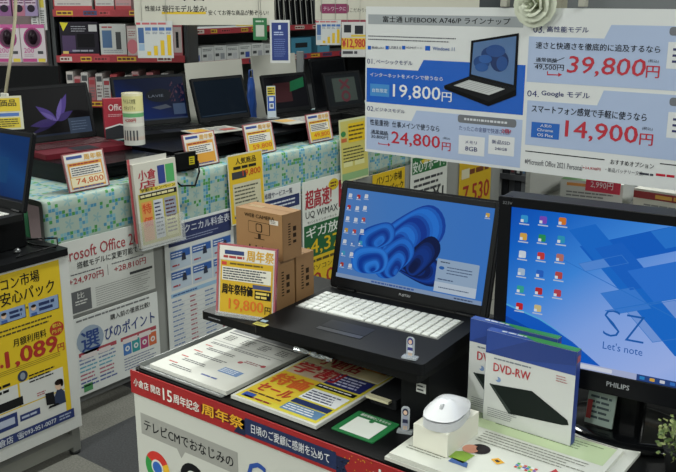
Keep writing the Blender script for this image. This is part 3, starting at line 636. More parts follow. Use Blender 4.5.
# 02
q2 = s.pt(66, 455)
s.C(350, 90)
h02 = s.pt(280, 82)[1]; l2 = s.pt(66, 105); b2 = s.pt(72, 232)
s.fl([(l2[0], b2[1]), (bx1, b2[1]), (bx1, h02), (s.pt(262, 85)[0], h02), (s.pt(242, 110)[0], l2[1]), (l2[0], l2[1])], PB, 1)
s.t_('02.', NV, 68, 62, 98, 84, -.01); s.t_('ビジネスモデル', NV, 102, 68, 216, 92, .015)
s.t_('性能重視!  仕事メインで使うなら', BK_, 80, 120, 352, 158, .015)
s.t_('通常価格', BK_, 84, 158, 150, 174, .01); s.t_('30,800円', BK_, 84, 178, 150, 192, .01); s.r(BK_, 82, 172, 152, 174, 3)
s.poly(RD, [(112, 205), (114, 205), (114, 210), (150, 214), (150, 208), (160, 216), (150, 222), (150, 217), (112, 213)], 2)
s.t_('24,800', RD, 164, 166, 354, 232, .03); s.t_('円', RD, 362, 206, 396, 240, .02); s.t_('(税込)', BK_, 366, 186, 394, 196, 0)
s.r('6b6e76', 425, 106, 655, 138, 2, .006); s.l_('c8ccd4', 450, 116, 630, 128, 1, 3, .7, 3, 2); s.t_('たったこの金額で快適さ2倍!', NV, 430, 148, 630, 168, 0); s.t_('2倍!', RD, 598, 152, 634, 170, .03, 3)
for xx, t1, t2 in ((428, 'メモリ', '8GB'), (545, '新品SSD', '240GB')): s.r('d3d6da', xx, 176, xx + 102, 262, 2); s.t_(t1, NV, xx + (26 if xx < 500 else 14), 198, xx + (72 if xx < 500 else 86), 214, .01, 3); s.t_(t2, NV, xx + 26, 224, xx + 74, 240, .01, 3)
# right column
s.C(506, 0)
X0 = s.pt(88, 200)[0]; XR = x1 - .012
h3 = s.pt(420, 98)[1]; t3 = s.pt(90, 143)[1]; e3 = s.pt(88, 322)[1]
s.fl([(X0, e3), (XR, e3), (XR, h3), (s.pt(415, 98)[0], h3), (s.pt(388, 140)[0], t3), (X0, t3)], PB, 1)
s.t_('03.', NV, 108, 98, 152, 130, -.01); s.t_('高性能モデル', NV, 162, 102, 326, 130, .015)
s.t_('速さと快適さを徹底的に追及するなら', BK_, 118, 172, 608, 200, .018)
s.t_('通常価格', BK_, 118, 226, 202, 246, .01); s.t_('49,500円', BK_, 114, 254, 228, 276, .01); s.r(BK_, 110, 252, 228, 254, 3); s.poly(BK_, [(180, 246), (230, 226), (231, 228), (181, 248)], 3)
s.poly(RD, [(162, 280), (166, 280), (166, 291), (206, 293), (206, 286), (222, 294), (206, 302), (206, 297), (162, 296)], 2)
s.t_('39,800', RD, 240, 222, 544, 308, .02, 2, .12); s.t_('円', RD, 552, 258, 604, 308, .02); s.t_('(税込)', BK_, 560, 234, 602, 248, 0)
s.C(506, 90)
h4 = s.pt(390, 2)[1]; t4 = s.pt(84, 40)[1]; e4 = s.pt(72, 214)[1]; X0 = s.pt(80, 120)[0]
s.fl([(X0, e4), (XR, e4), (XR, h4), (s.pt(385, 2)[0], h4), (s.pt(360, 45)[0], t4), (X0, t4)], PB, 1)
s.t_('04.', NV, 84, 0, 130, 28, -.01); s.t_('Google モデル', NV, 140, 4, 330, 32, .018)
s.t_('スマートフォン感覚で手軽に使うなら', BK_, 102, 68, 554, 112, .02)
s.r('1f5fb8', 100, 124, 210, 196, 2); s.t_('人気の', 'd8dce4', 136, 134, 180, 148, .01, 3); s.t_('Chrome', 'd8dce4', 124, 150, 186, 166, .01, 3); s.t_('OS Flex', 'd8dce4', 124, 170, 186, 186, .01, 3)
s.t_('14,900', RD, 234, 124, 518, 214, .028); s.t_('円', RD, 526, 170, 578, 220, .02); s.t_('(税込)', BK_, 536, 146, 578, 160, 0)
s.r(BK_, 76, 255, 388, 259, 1); s.t_('おすすめオプション', BK_, 412, 276, 582, 306, .01); s.r(BK_, 606, 296, 760, 300, 1)
s.t_('※Microsoft Office 2021 Personal', '3a3c48', 74, 282, 300, 304, 0); s.t_('+24,970円', RD, 302, 300, 372, 318, .01); s.t_('・新品バッテリー交換', '3a3c48', 392, 312, 540, 330, 0); s.l_(RD, 590, 330, 669, 344, 1, 3, .7); s.l_('3a3c48', 525, 326, 590, 338, 1, 5, .7)
# far right boxes of the two rows
for oy, yy in ((0, 165), (90, 86)):
    s.C(506, oy); u, v = s.pt(640, yy); s.mr('d3d6da', u, v - .05, u + .12, v, 2); s.ml('3a3c68', u + .01, v - .042, u + .11, v - .008, 3, 4, .4, 3)
    s.mr('6b6e76', u, v + .012, u + .12, v + .028, 2, .006)
s.done('printed_sheet', r)
m = MB(); k = mat('cfd3d3', rough=.15, alpha=.5, spec=.9)
for px_ in (505, 583):
    q = at(px_, 6, 1, SY); m = MB(); m.box(q.x - .008, -.008 + 0, q.z - .002, q.x + .008, .008, q.z + .024, mat('a5a49a', rough=.3)); m.T = Matrix.Identity(4)
    o = m.build('clip', r, WM[r.name].inverted() @ Matrix.Translation((0, SY, 0)), bevel=.002)
    m = MB(); m.tube([(q.x, SY, q.z + .018), (q.x, SY, 2.79)], .0018, mat('b9b9b2', rough=.5), 6); m.build('hanging_cord', r, WM[r.name].inverted())
# flower on the sign
q = at(532, 4, 1, SY - .03)
r2 = root('rose_ornament', frame((q.x, SY - .008, q.z), 0), 'pale cream fabric rose fixed on the top edge of the price sign', 'flower')
m = MB(); rd = random.Random(2)
for ring in range(5):
    n = (3, 4, 5, 6, 8)[ring]; rad = (.006, .013, .022, .031, .04)[ring]; hz = (.046, .042, .034, .024, .012)[ring]
    for k in range(n):
        a = 2 * math.pi * k / n + ring * .7; w = rad * (1.6 if ring < 2 else 1.25); vs = []; nu, nv = 5, 4
        for j in range(nv):
            for i in range(nu):
                u = (i / (nu - 1) - .5); v = j / (nv - 1); aa = a + u * (2.4 * w / max(rad, .01)) * .55; rr = rad * (.45 + .75 * v ** .8) ; zz = .004 + hz * (math.sin(v * 1.9)) * (1 - 1.2 * u * u) - (.006 * v * ring / 4)
                vs.append((rr * math.cos(aa), rr * math.sin(aa), zz))
        m.add(vs, [(j * nu + i, j * nu + i + 1, (j + 1) * nu + i + 1, (j + 1) * nu + i) for j in range(nv - 1) for i in range(nu - 1)], mat('d3d8c6', rough=.5, spec=.3), True)
m.build('petals', r2)
m = MB(); m.lathe([(.012, 0), (.012, .006), (.001, .006)], (0, 0, 0), mat('9aa07c'), 12); m.build('calyx', r2)
# ================================================================== the long display row with the patterned cloth
RX = -2.55; RZ = .83
r = root('display_table', RM((RX - .02, 1.72, 0), 90), 'long display table under the patterned cloth, carrying the row of open laptops', 'table')
Lr = 3.35; Dr = .85      # local x runs away along the row, local y to the back
m = MB(); m.box(0, .0, RZ - .03, Lr, Dr, RZ - .004, mat('8d8e8b')); m.build('tabletop', r)
for x in (.02, Lr / 2, Lr - .06):
    for y in (.02, Dr - .06): m = MB(); m.box(x, y, 0, x + .035, y + .035, RZ - .03, mat('808283', metal=.5, rough=.4)); m.build('leg', r)
m = MB(); m.box(.0, -.03, .09, Lr, -.018, .61, mat('8d8f8c')); m.build('front_board', r)
m = MB(); m.box(.0, .02, .03, Lr, .04, .07, mat('7b7d7e', metal=.4)); m.build('bottom_rail', r)
def cloth_mat():
    m = bpy.data.materials.new('patterned_cloth'); m.use_nodes = True; nt = m.node_tree; b = nt.nodes['Principled BSDF']; b.inputs['Roughness'].default_value = .45
    N = lambda t, **k: (lambda n: ([setattr(n, a, v) for a, v in k.items()], n)[1])(nt.nodes.new(t))
    uv = N('ShaderNodeUVMap'); sx = N('ShaderNodeSeparateXYZ'); nt.links.new(uv.outputs[0], sx.inputs[0])
    def M(op, a, b_=None, c=None):
        n = N('ShaderNodeMath', operation=op)
        for i, v in enumerate((a, b_, c)):
            if v is None: continue
            if isinstance(v, (int, float)): n.inputs[i].default_value = v
            else: nt.links.new(v, n.inputs[i])
        return n.outputs[0]
    S = .0135
    u = M('DIVIDE', sx.outputs[0], S); v = M('DIVIDE', sx.outputs[1], S)
    fu = M('FLOOR', u); fv = M('FLOOR', v)
    cx = N('ShaderNodeCombineXYZ'); nt.links.new(fu, cx.inputs[0]); nt.links.new(fv, cx.inputs[1])
    wn = N('ShaderNodeTexWhiteNoise'); nt.links.new(cx.outputs[0], wn.inputs['Vector'])
    mu = M('LESS_THAN', M('FLOORED_MODULO', fu, 9.), 2.5); mv = M('LESS_THAN', M('FLOORED_MODULO', M('ADD', fv, 1.), 6.), 1.5)
    band = M('MAXIMUM', mu, mv)
    ins = M('MULTIPLY', M('LESS_THAN', M('ABSOLUTE', M('SUBTRACT', M('FRACT', u), .5)), .44), M('LESS_THAN', M('ABSOLUTE', M('SUBTRACT', M('FRACT', v), .5)), .44))
    on = M('MULTIPLY', M('MULTIPLY', band, ins), M('GREATER_THAN', wn.outputs['Value'], .3))
    # a star or shell motif in each big cell
    cu = M('SUBTRACT', M('FLOORED_MODULO', u, 9.), 6.); cv = M('SUBTRACT', M('FLOORED_MODULO', M('ADD', v, 1.), 6.), 4.)
    rad = M('SQRT', M('ADD', M('POWER', M('ABSOLUTE', cu), 2.), M('POWER', M('ABSOLUTE', cv), 2.))); ang = M('ARCTAN2', cv, cu)
    star = M('LESS_THAN', rad, M('ADD', .85, M('MULTIPLY', M('COSINE', M('MULTIPLY', ang, 5.)), .6)))
    cr = N('ShaderNodeValToRGB'); cr.color_ramp.interpolation = 'CONSTANT'; e = cr.color_ramp.elements; e[0].position = 0; e[0].color = (*lin(hx('4486a8')), 1); e[1].position = .6; e[1].color = (*lin(hx('3f8a45')), 1)
    x = e.new(.8); x.color = (*lin(hx('76a6b2')), 1)
    nt.links.new(wn.outputs['Value'], cr.inputs[0])
    m1 = N('ShaderNodeMix', data_type='RGBA'); m1.inputs[6].default_value = (*lin(hx('9cada3')), 1); m1.inputs[7].default_value = (*lin(hx('82a3a6')), 1); nt.links.new(M('MULTIPLY', star, M('SUBTRACT', 1., band)), m1.inputs[0])
    m2 = N('ShaderNodeMix', data_type='RGBA'); nt.links.new(on, m2.inputs[0]); nt.links.new(m1.outputs[2], m2.inputs[6]); nt.links.new(cr.outputs[0], m2.inputs[7]); nt.links.new(m2.outputs[2], b.inputs['Base Color'])
    return m
# cloth: over the top and down the front, softly rippled
m = MB(); rd = random.Random(6); nu = 170; prof = [(.84, 0), (.5, 0), (.25, 0), (.06, 0), (.02, 0), (.006, -.003), (0, -.012), (-.001, -.04), (0, -.07), (0, -.1), (0, -.13), (0, -.16), (0, -.19), (0, -.215)]
vs = []; uvs = []
for i in range(nu + 1):
    y = i * (Lr + .04) / nu - .02
    rip = -.004 + .003 * math.sin(y * 23) + .002 * math.sin(y * 51 + 1) + .002 * math.sin(y * 9 + 2); d = 0; pv = None
    for j, (b_, z) in enumerate(prof):
        if pv: d += math.hypot(b_ - pv[0], z - pv[1])
        pv = (b_, z)
        k = max(0, min(1, -z / .2)); t = .0008 * math.sin(y * 30 + b_ * 40) * (1 if z == 0 and b_ > .03 else 0)
        vs.append((y, b_ - .024 + (-.003 - rip * k if b_ < .05 else 0), RZ - .0015 + z + t)); uvs.append((y, -d))
n = len(prof); fs = [(i * n + j, (i + 1) * n + j, (i + 1) * n + j + 1, i * n + j + 1) for i in range(nu) for j in range(n - 1)]
m.add(vs, fs, cloth_mat(), True)
cl = m.build('tablecloth', None, RM((RX - .02 + .0, 1.72, 0), 90))
ul = cl.data.uv_layers.new(name='UVMap')
for lp in cl.data.loops: ul.data[lp.index].uv = uvs[lp.vertex_index]
so = cl.modifiers.new('t', 'SOLIDIFY'); so.thickness = .0012; so.offset = 1
tag(cl, 'pale plastic tablecloth with green and blue squares and starfish on the long display row', 'tablecloth')

FX = frame((RX + .018, 0, 0), 90)     # the sheets hung on the row's front
def F_(o): return frame((RX + .018 + o, 0, 0), 90)
# Office poster
s = Sheet(F_(.0) @ Matrix.Translation((-.04, 0, 0)), (1.74, .40, 2.2, .672), t=.003, base='c9cbc7', pxbox=False)
s.C(0, 180); RD2 = '9e3540'
s.t_('Microsoft Office 2021', RD2, 215, 300, 660, 190, .012) if 0 else s.mt('Microsoft Office 2021', RD2, 1.752, .60, 2.17, .643, .012)
s.mt('搭載モデルに変更可能です', '26272b', 1.85, .565, 2.15, .59, .012); s.ml('55565c', 1.82, .543, 1.96, .552, 1, 3); s.ml('55565c', 2.0, .543, 2.16, .552, 1, 4)
s.mt('+24,970円', RD2, 1.81, .51, 1.96, .537, .02); s.mt('+28,810円', RD2, 2.01, .51, 2.16, .537, .02); s.mr('55565c', 1.98, .51, 1.982, .55, 1)
s.mr('5b5d60', 1.815, .405, 1.9, .485, 1); s.mt('比', 'c9cbc7', 1.84, .455, 1.87, .478, .01); s.ml('c9cbc7', 1.83, .43, 1.885, .45, 2, 3, lv=2); s.mr('34363a', 2.08, .485, 2.19, .495, 1)
s.ml('8a8c8c', 1.92, .405, 2.19, .48, 9, 8, .3); 
tag(s.done('office_poster'), 'white office software poster with red heading hung at the near end of the row', 'poster')
# 選び poster
s = Sheet(F_(.002) @ Matrix.Translation((-.045, 0, 0)), (1.81, .085, 2.21, .385), t=.003, base='ced1cf', pxbox=False)
s.ml('6a6c6e', 1.83, .365, 2.19, .38, 1, 3); s.mt('購入前の徹底比較!', '27282c', 1.98, .335, 2.17, .357, .012); s.me_('8d9cae', 1.885, .29, .06, .055, 1); s.mt('選', '24407e', 1.845, .25, 1.925, .325, .03, 2); s.mt('びのポイント', '2b3f7c', 1.95, .265, 2.19, .315, .02)
s.mr('a04450', 1.83, .235, 2.0, .25, 1); s.mr('a04450', 2.02, .235, 2.195, .25, 1); s.ml('d0c8c8', 1.84, .216, 1.98, .247, 1, 3, .6, 2); s.ml('d0c8c8', 2.03, .216, 2.18, .247, 1, 3, .6, 2)
for k in range(4):
    for j in range(2): s.ml(('6b7aa0', '5a9ab0', 'a05a70', '4a5a90')[k], 1.83 + j * .085, .2 - k * .03, 1.91 + j * .085, .23 - k * .03, 2, k + j * 3, .4)
for k, c in enumerate(('3f6fb0', '2a8a90', 'a03a68', 'c0603a')): s.mr(c, 2.03 + .042 * k, .175, 2.068 + .042 * k, .228, 1, .003); s.me_('d0d4d4', 2.049 + .042 * k, .2, .011, lv=2); s.me_(c, 2.049 + .042 * k, .2, .005, lv=3)
s.ml('6a7090', 2.03, .11, 2.19, .165, 5, 3, .35); s.mr('4a8a58', 1.84, .095, 1.88, .125, 1)
tag(s.done('guide_poster'), 'white buying guide poster with a large blue circled character, low on the row front', 'poster')
# technical fee poster
c0 = loc(FX, 162, 236); c1 = loc(FX, 232, 210)
s = Sheet(F_(.003), (2.215, .1, 2.6, .64), t=.003, base='cbcecd', pxbox=False)
u0, u1 = 2.235, 2.585
s.mr('26305a', u0, .545, u1, .63, 1); s.mt('テクニカル料金表', 'c5c9d2', u0 + .05, .588, u1 - .006, .622, .015); s.ml('8a92ae', u0 + .01, .555, u1 - .06, .575, 2, 3, .35, 2)
for i in range(3):
    for j in range(2):
        a = u0 + .004 + i * .117; b = .45 - j * .085; s.mr('aebccb', a, b, a + .11, b + .078, 1); s.mr('2c569c', a + .003, b + .045, a + .107, b + .075, 2); s.ml('cdd5e0', a + .007, b + .05, a + .08, b + .07, 2, i + j, .45, 3); s.ml('a04450', a + .01, b + .01, a + .05, b + .022, 1, 3, .6, 2); s.fl([(a + .06, b + .03), (a + .085, b + .03), (a + .08, b + .06), (a + .065, b + .06)], '2a2f42', 3)
s.mr('8fb0cc', u0, .335, u1, .352, 1); s.ml('30508a', u0 + .01, .338, u0 + .15, .349, 1, 3, .5, 2)
for k in range(11):
    b = .31 - k * .0205
    for c in (0, .18): s.ml('6a7fa8', u0 + .004 + c, b, u0 + .07 + c, b + .015, 1, k, .4, 1); s.ml('9a5a68', u0 + .1 + c, b, u0 + .14 + c, b + .015, 1, k + 5, .4, 1)
    s.mr('93a2b2', u0, b - .003, u1, b - .002, 1)
tag(s.done('fee_poster'), 'tall fee table poster with navy header, on the row front behind the price card', 'poster')
# service poster
s = Sheet(F_(.001), (2.79, .2, 3.05, .672), t=.003, base='cbcecd', pxbox=False)
s.mt('修理サービス一覧', '2a2f4e', 2.8, .635, 2.99, .66, .012); s.mr('26305a', 2.8, .57, 3.04, .625, 1); s.ml('c5c9d2', 2.83, .58, 3.02, .615, 2, 3, .4, 2); s.ml('6a7fa8', 2.81, .25, 3.03, .55, 14, 5, .4)
tag(s.done('service_poster'), 'white service poster with a navy band, half hidden behind the webcam cartons', 'poster')
# WiMAX poster
s = Sheet(F_(.002), (3.062, .11, 3.48, .668), t=.003, base='cdd0ca', pxbox=False)
b = s.b
s.T_('超高速!', 'a02a38', .05, .08, .52, .24, .035); s.me_('c9b020', b[0] + .235, b[3] - .045, .04, .028, 1); s.ml('5a2020', b[0] + .21, b[3] - .06, b[0] + .26, b[3] - .03, 2, 3, .5, 2)
s.R_('a02a38', .66, .06, .95, .3, 1); s.T_('月額', 'd8d4d0', .7, .08, .9, .14, .02); s.T_('4', 'd8d4d0', .72, .15, .88, .28, .03)
s.T_('UQ WiMAX', '2a2c30', .05, .26, .64, .33, .008); s.T_('モバイルインターネット', '2a2c30', .08, .345, .62, .37, 0)
s.R_('1f5a34', .02, .38, .98, .67, 1); s.T_('ギガ放題!', 'd3d8d2', .06, .4, .9, .5, .03); s.T_('$', 'd3b01c', .05, .57, .12, .64, .02); s.T_('4,378', 'd3b01c', .13, .52, .85, .66, .02)
s.R_('cfae22', .02, .67, .98, .99, 1); s.L_('55491a', .1, .69, .9, .73, 1, 3, .6, 2); s.T_('パソコン購入で', '55491a', .12, .75, .85, .8, .01); s.T_('10,000', '9a2a28', .06, .82, .92, .96, .02)
tag(s.done('internet_poster'), 'green and yellow internet plan poster beside the open laptop lid, on the row front', 'poster')
s = Sheet(F_(.001), (3.63, .36, 3.93, .612), t=.003, base='cba91c', pxbox=False)
s.T_('パソコン市場', '2a2a20', .1, .06, .9, .24, .02); s.T_('安心パック', '2a2a20', .2, .28, .95, .46, .02); s.L_('4a4420', .1, .55, .9, .9, 5, 3)
tag(s.done('support_pack_poster'), 'yellow poster with black lettering just above the open laptop lid', 'poster')
s = Sheet(F_(.002), (3.99, .3, 4.38, .66), t=.003, base='cdd0ca', pxbox=False)
s.R_('2a6a3c', .03, .04, .97, .3, 1); s.fl([(s.b[0] + .1, s.b[3] - .04), (s.b[0] + .28, s.b[3] - .01), (s.b[0] + .29, s.b[3] - .04), (s.b[0] + .12, s.b[3] - .06)], 'c9b020', 2); s.T_('安心サポート!', 'd3d8d2', .05, .1, .9, .28, .03); s.L_('3a3c40', .08, .36, .92, .9, 6, 3); s.T_('¥1', '2a2a2c', .6, .6, .9, .8, .03)
tag(s.done('support_poster'), 'white poster with a green banner heading, behind the laptop top edge', 'poster')
s = Sheet(F_(.001), (4.53, .2, 4.93, .62), t=.003, base='c4a224', pxbox=False)
s.R_('2a3f7a', .1, .06, .95, .2, 1); s.L_('c8ccd8', .13, .08, .92, .18, 1, 3, .6, 2); s.T_('7,530', '962a28', .12, .55, .95, .85, .03); s.L_('6a3a20', .3, .3, .95, .42, 1, 4, .6, 2); s.R_('c9c4a8', .06, .3, .3, .44, 1)
tag(s.done('sale_poster'), 'yellow 7,530 yen poster at the far end of the row', 'poster')

# risers under each laptop and the laptops
ZR = .90
def wall_purple(SM, b):
    s = Sheet(SM, b, t=.001, base='0c0b12', pxbox=False, em=.5); w = b[2] - b[0]; h = b[3] - b[1]; C = (b[0] + w * .56, b[1] + h * .3)
    def pet(a, L, wd, c, lv):
        ca, sa = math.cos(R(a)), math.sin(R(a)); n = 12; up = [(L * i / n, wd * math.sin(math.pi * (i / n) ** .8)) for i in range(n + 1)]
        s.fl([(C[0] + x * ca - y * sa, C[1] + x * sa + y * ca) for x, y in up + [(x, -y) for x, y in up[::-1][1:-1]]], c, lv)
    for a, L, wd, c, lv in ((140, .105, .017, '6450a8', 1), (60, .125, .017, '6a54b2', 1), (185, .12, .016, '4a3a80', 1.5), (25, .085, .014, '4a3a82', 1.5), (68, .1, .01, '8a76d0', 2), (146, .08, .009, '8572c8', 2), (200, .13, .01, '2e2458', .8)): pet(a, L, wd, c, lv)
    for k in range(14): u = C[0] - .02 + (k * 7 % 11) * .0035; v = C[1] + .008 + (k * 5 % 7) * .005; s.me_('1a1238', u, v, .0015, n=6, lv=3)
    s.mr('4a5a72', b[2] - w * .3, b[1], b[2] - .004, b[1] + h * .33, 3); s.ml('7a8ea8', b[2] - w * .27, b[1] + .01, b[2] - .02, b[1] + h * .28, 4, 3, .25, 4)
    s.mr('2a3448', b[0], b[1], b[2] - w * .3, b[1] + .008, 3)
    return s
def wall_blue(SM, b):
    s = Sheet(SM, b, t=.001, pxbox=False, em=.5, mt=gradmat('desktop_navy', [(0, '0c1c40'), (.4, '123a86'), (.7, '0d2f78'), (1, '0a1c44')], 60, .25, .42, 0, .3)); w = b[2] - b[0]; h = b[3] - b[1]
    s.me_('1b222e', b[0] + w * .62, b[1] + h * .58, w * .2, h * .16, 1); s.mt('LAVIE', '8a96a6', b[0] + w * .46, b[1] + h * .54, b[0] + w * .68, b[1] + h * .6, 0, 2)
    s.fl([(b[0] + w * .48, b[1] + h * .3), (b[0] + w * .7, b[1] + h * .36), (b[0] + w * .78, b[1] + h * .28), (b[0] + w * .6, b[1] + h * .24)], '5f6878', 2)
    rd = random.Random(1)
    for k in range(26): u = b[0] + w * rd.uniform(.76, .97); v = b[1] + h * rd.uniform(.4, .85); s.fl([(u, v), (u + .008, v + .014), (u + .01, v + .002)], ('5a3a50', '4a3048', '68465a')[k % 3], 1 + k * .05)
    s.mr('4f6486', b[2] - w * .2, b[1] + h * .1, b[2] - w * .02, b[1] + h * .36, 3); s.mr('3a4a6a', b[0], b[1], b[2], b[1] + .007, 3)
    return s
def wall_dark(c1, kind):
    def f(SM, b):
        s = Sheet(SM, b, t=.001, base=c1, pxbox=False, rough=.12); w = b[2] - b[0]; h = b[3] - b[1]
        if kind == 1: s.mr('1f2a38', b[0] + .01, b[1] + .004, b[2] - .01, b[1] + .01, 1)
        if kind == 2: s.mr('3a2024', b[0] + w * .2, b[1] + h * .2, b[0] + w * .62, b[1] + h * .8, 1); s.fl([(b[0] + w * .58, b[1] + h * .5), (b[0] + w * .95, b[1] + h * .62), (b[2] - .01, b[3] - .01), (b[0] + w * .62, b[3] - .03)], '1f5a3c', 2)  # red and green reflections painted as flat colour on the dark screen
        if kind == 3: s.mr('3f4744', b[0] + w * .18, b[1] + h * .12, b[0] + w * .86, b[1] + h * .88, 1); s.mt('×', '5a3038', b[0] + w * .38, b[1] + h * .5, b[0] + w * .68, b[1] + h * .84, .05); s.me_('5a3038', b[0] + w * .52, b[1] + h * .28, .035, .03, 2); s.me_('3f4744', b[0] + w * .52, b[1] + h * .28, .02, .016, 3)
        return s
    return f
def rowlap(pr, yaw, w, lidh, tilt, label, scr, deck='0c0d0e', keys='0a0b0c', body='0d0e10', z=ZR, dk=.66):
    q = at(*pr, 2, z); U = Vector((math.cos(R(yaw)), math.sin(R(yaw)), 0)); o = q - U * w
    return laptop('laptop', label, RM((o.x, o.y, z), yaw), w, w * dk, lidh, tilt, body=body, deck=deck, keys=keys, screen=scr, group=None, t=.02, bez=(.014, .024, .014))
G = 'laptops on the cloth covered row'
laps = [
 rowlap((98, 141), 82, .375, .232, 14, 'open laptop with a red keyboard deck and purple flower on its screen', wall_purple, deck='581822', keys='3c1016', body='0d0d10', dk=.73),
 rowlap((192, 126.5), 72, .365, .232, 14, 'open black laptop with a dark blue logo wallpaper, behind the paper tube', wall_blue),
 rowlap((252, 121), 86, .33, .212, 16, 'open black laptop with a blank dark screen, third along the cloth covered row', wall_dark('111821', 1)),
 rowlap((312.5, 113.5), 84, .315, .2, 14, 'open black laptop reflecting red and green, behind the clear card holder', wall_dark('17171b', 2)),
 rowlap((366, 110.5), 84, .285, .2, 14, 'open black laptop with a grey square on its screen, beside the hanging price sign', wall_dark('1d2023', 3))]
def stand(name, label, x, y, yaw, w, d, z0, z1, group=None):
    """open fronted black box"""
    r = root(name, RM((x, y, z0), yaw), label, 'stand', group); k = mat('0d0e10', rough=.25); h = z1 - z0
    m = MB(); m.box(0, 0, h - .012, w, d, h, k); m.build('top_board', r, bevel=.001)
    m = MB(); m.box(0, .02, 0, .012, d, h - .012, k); m.build('side_board', r)
    m = MB(); m.box(w - .012, .02, 0, w, d, h - .012, k); m.build('side_board', r)
    m = MB(); m.box(.012, .06, 0, w - .012, .07, h - .012, k); m.build('front_board', r)
    return r
for k, (ya, wd, dn) in enumerate(((1.93, .37, 'purple flower laptop'), (2.36, .44, 'blue logo wallpaper laptop'), (2.83, .38, 'blank screened laptop'), (3.24, .4, 'laptop reflecting green'), (3.68, .42, 'laptop beside the hanging sign'))):
    stand('laptop_riser', 'low black riser on the cloth under the ' + dn, -2.615, ya, 90, wd, .40, RZ + .0005, ZR - .0005)
# lids seen behind
def rearlid(p, w, h, yaw, tilt, z, label):
    q = Vector((-3.17, at(*p, 0, -3.17).y, z)); r = root('laptop', RM(q, yaw), label, 'laptop')
    m = MB(); m.box(0, -.14, 0, w, 0, .02, mat('111214', rough=.4)); m.build('base', r, bevel=.002)
    m = MB(); m.prism(rrect(0, 0, w, h, .008), -.009, 0, mat('121316', rough=.35)); lid = m.build('lid', r, frame((0, .004, .02), 0, tilt), bevel=.001)
    s = Sheet(WM[lid.name] @ Matrix.Translation((0, 0, .0006)), (.012, .02, w - .012, h - .012), t=.0005, base='0d0e11', rough=.15, pxbox=False); s.done('screen', lid)

# paper tube, red box
q = at(135, 144, 2, ZR + .0215); 
r = root('paper_tube', RM((q.x, q.y, ZR + .0215), 0), 'cream and white printed paper tube standing beside the purple flower laptop', 'tube')
m = MB(); rr = .041; hh = .205
for z0, z1, c in ((0, .02, 'bcbdb6'), (.02, .035, 'b9aaa0'), (.035, .075, 'b4b2ac'), (.075, .088, 'c9c9c0'), (.088, .112, 'c0bdb6'), (.112, .128, '5f9a68'), (.128, .135, 'c9cdb0'), (.135, .195, 'c9c38a'), (.195, hh, 'cfcaa8')):
    n = 28; vs = [(rr * math.cos(2 * math.pi * k / n), rr * math.sin(2 * math.pi * k / n), z) for z in (z0, z1) for k in range(n)]; m.add(vs, [(k, (k + 1) % n, n + (k + 1) % n, n + k) for k in range(n)], mat(c, rough=.45), True)
def wrap(txt, c, a0, a1, z0, z1, bold=0, bars=None):
    if bars: vs, fs = [], []
    vs, fs, ar = text_mesh(txt, bold); e = rr + .0008
    m.add([(e * math.sin(a0 + (a1 - a0) * x), -e * math.cos(a0 + (a1 - a0) * x), z0 + (z1 - z0) * y) for x, y in vs], fs, mat(c))
fa = HEAD - .15
wrap('10,780円', 'a03a3c', -fa - .7 + .9, .9, .092, .107, .03) if 0 else wrap('4,200円', 'a03a3c', .0, 1.1, .092, .108, .03)
wrap('ウイルス対策', '5a5a3a', -.1, 1.15, .165, .185, .01); wrap('セキュリティ', '5a5a3a', -.05, 1.1, .14, .158, .01)
for k in range(5): wrap('I', '3b3c42', -.2 + .32 * k, -.05 + .32 * k, .02, .06, .08)
m.prism([(rr * .985 * math.cos(2 * math.pi * k / 28), rr * .985 * math.sin(2 * math.pi * k / 28)) for k in range(28)], hh - .01, hh - .002, mat('9a9682')); m.build('printed_wall', r)
q = at(106, 139, 2, ZR + .0235); M = frame((q.x, q.y, ZR + .0235), 62)
s = Sheet(M, (0, 0, .1, .165), t=.03, base='8f2232', pxbox=False); s.T_('Office', 'c9bcbc', .18, .14, .85, .3, .02); s.L_('b98a90', .15, .38, .8, .46, 2, 3); s.fl([(0, .0), (.1, .0), (.1, .045), (.06, .055), (0, .04)], '2a2c30', 1); s.fl([(0, .04), (.06, .055), (.1, .045), (.1, .051), (.06, .061), (0, .046)], 'bcc0c0', 2)
tag(s.done('software_box'), 'red software box behind the printed paper tube', 'box')

# price cards leaning at the table edge
def pcard(x0, x1, yb, label, price, c2='c9a82a', tint='935a5e', top=None, w=None, h=.128, dxf=.0, tilt=12, sd=1):
    a = at(x0, yb, 0, RX - .01); b = at(x1, yb, 0, RX - .01); w = b.y - a.y
    M = frame((RX - .012 + .0, a.y, RZ + .006), 90, tilt)
    s = Sheet(M, (0, 0, w, h), t=.003, base='bcb9b6', pxbox=False); sleeve(s, tint)
    s.R_('c9c4bc', 0, 0, 1, .22, 1); s.R_('2f4684', .06, .05, .46, .13, 2); s.T_('周年祭', 'c4942a', .5, .04, .97, .2, .03, 3)
    s.R_('c08a30' if sd % 2 else c2, .06, .24, .94, .96, 1); s.R_('cdcac2', .1, .34, .9, .62, 2); s.L_('44454e', .13, .36, .87, .6, 4, sd, .5, 3); s.L_('8a2a2a', .1, .25, .9, .32, 1, sd + 3, .6, 2)
    if price: s.R_('d0c8a8' if sd % 2 else c2, .08, .64, .92, .9, 2); s.T_(price, 'b5501c', .2, .68, .9, .86, .03, 3)
    s.L_('2f4684', .1, .91, .9, .96, 1, sd, .7, 2)
    return tag(s.done('price_card'), label, 'price card')
pcard(70, 109, 184, 'price card reading 74,800 in a red edged sleeve, before the red decked laptop', '74,800', sd=1)
pcard(189, 219, 166, 'shiny reflective price card before the blank screened laptop, next to the black charger', None, sd=3)
pcard(249, 276, 158, 'yellow bottomed price card between the third and fourth laptops of the row', '59,800', 'c9a820', sd=2)
pcard(311, 333, 146, 'smaller yellow price card right before the laptop reflecting green', '49,800', 'c9a820', sd=4)
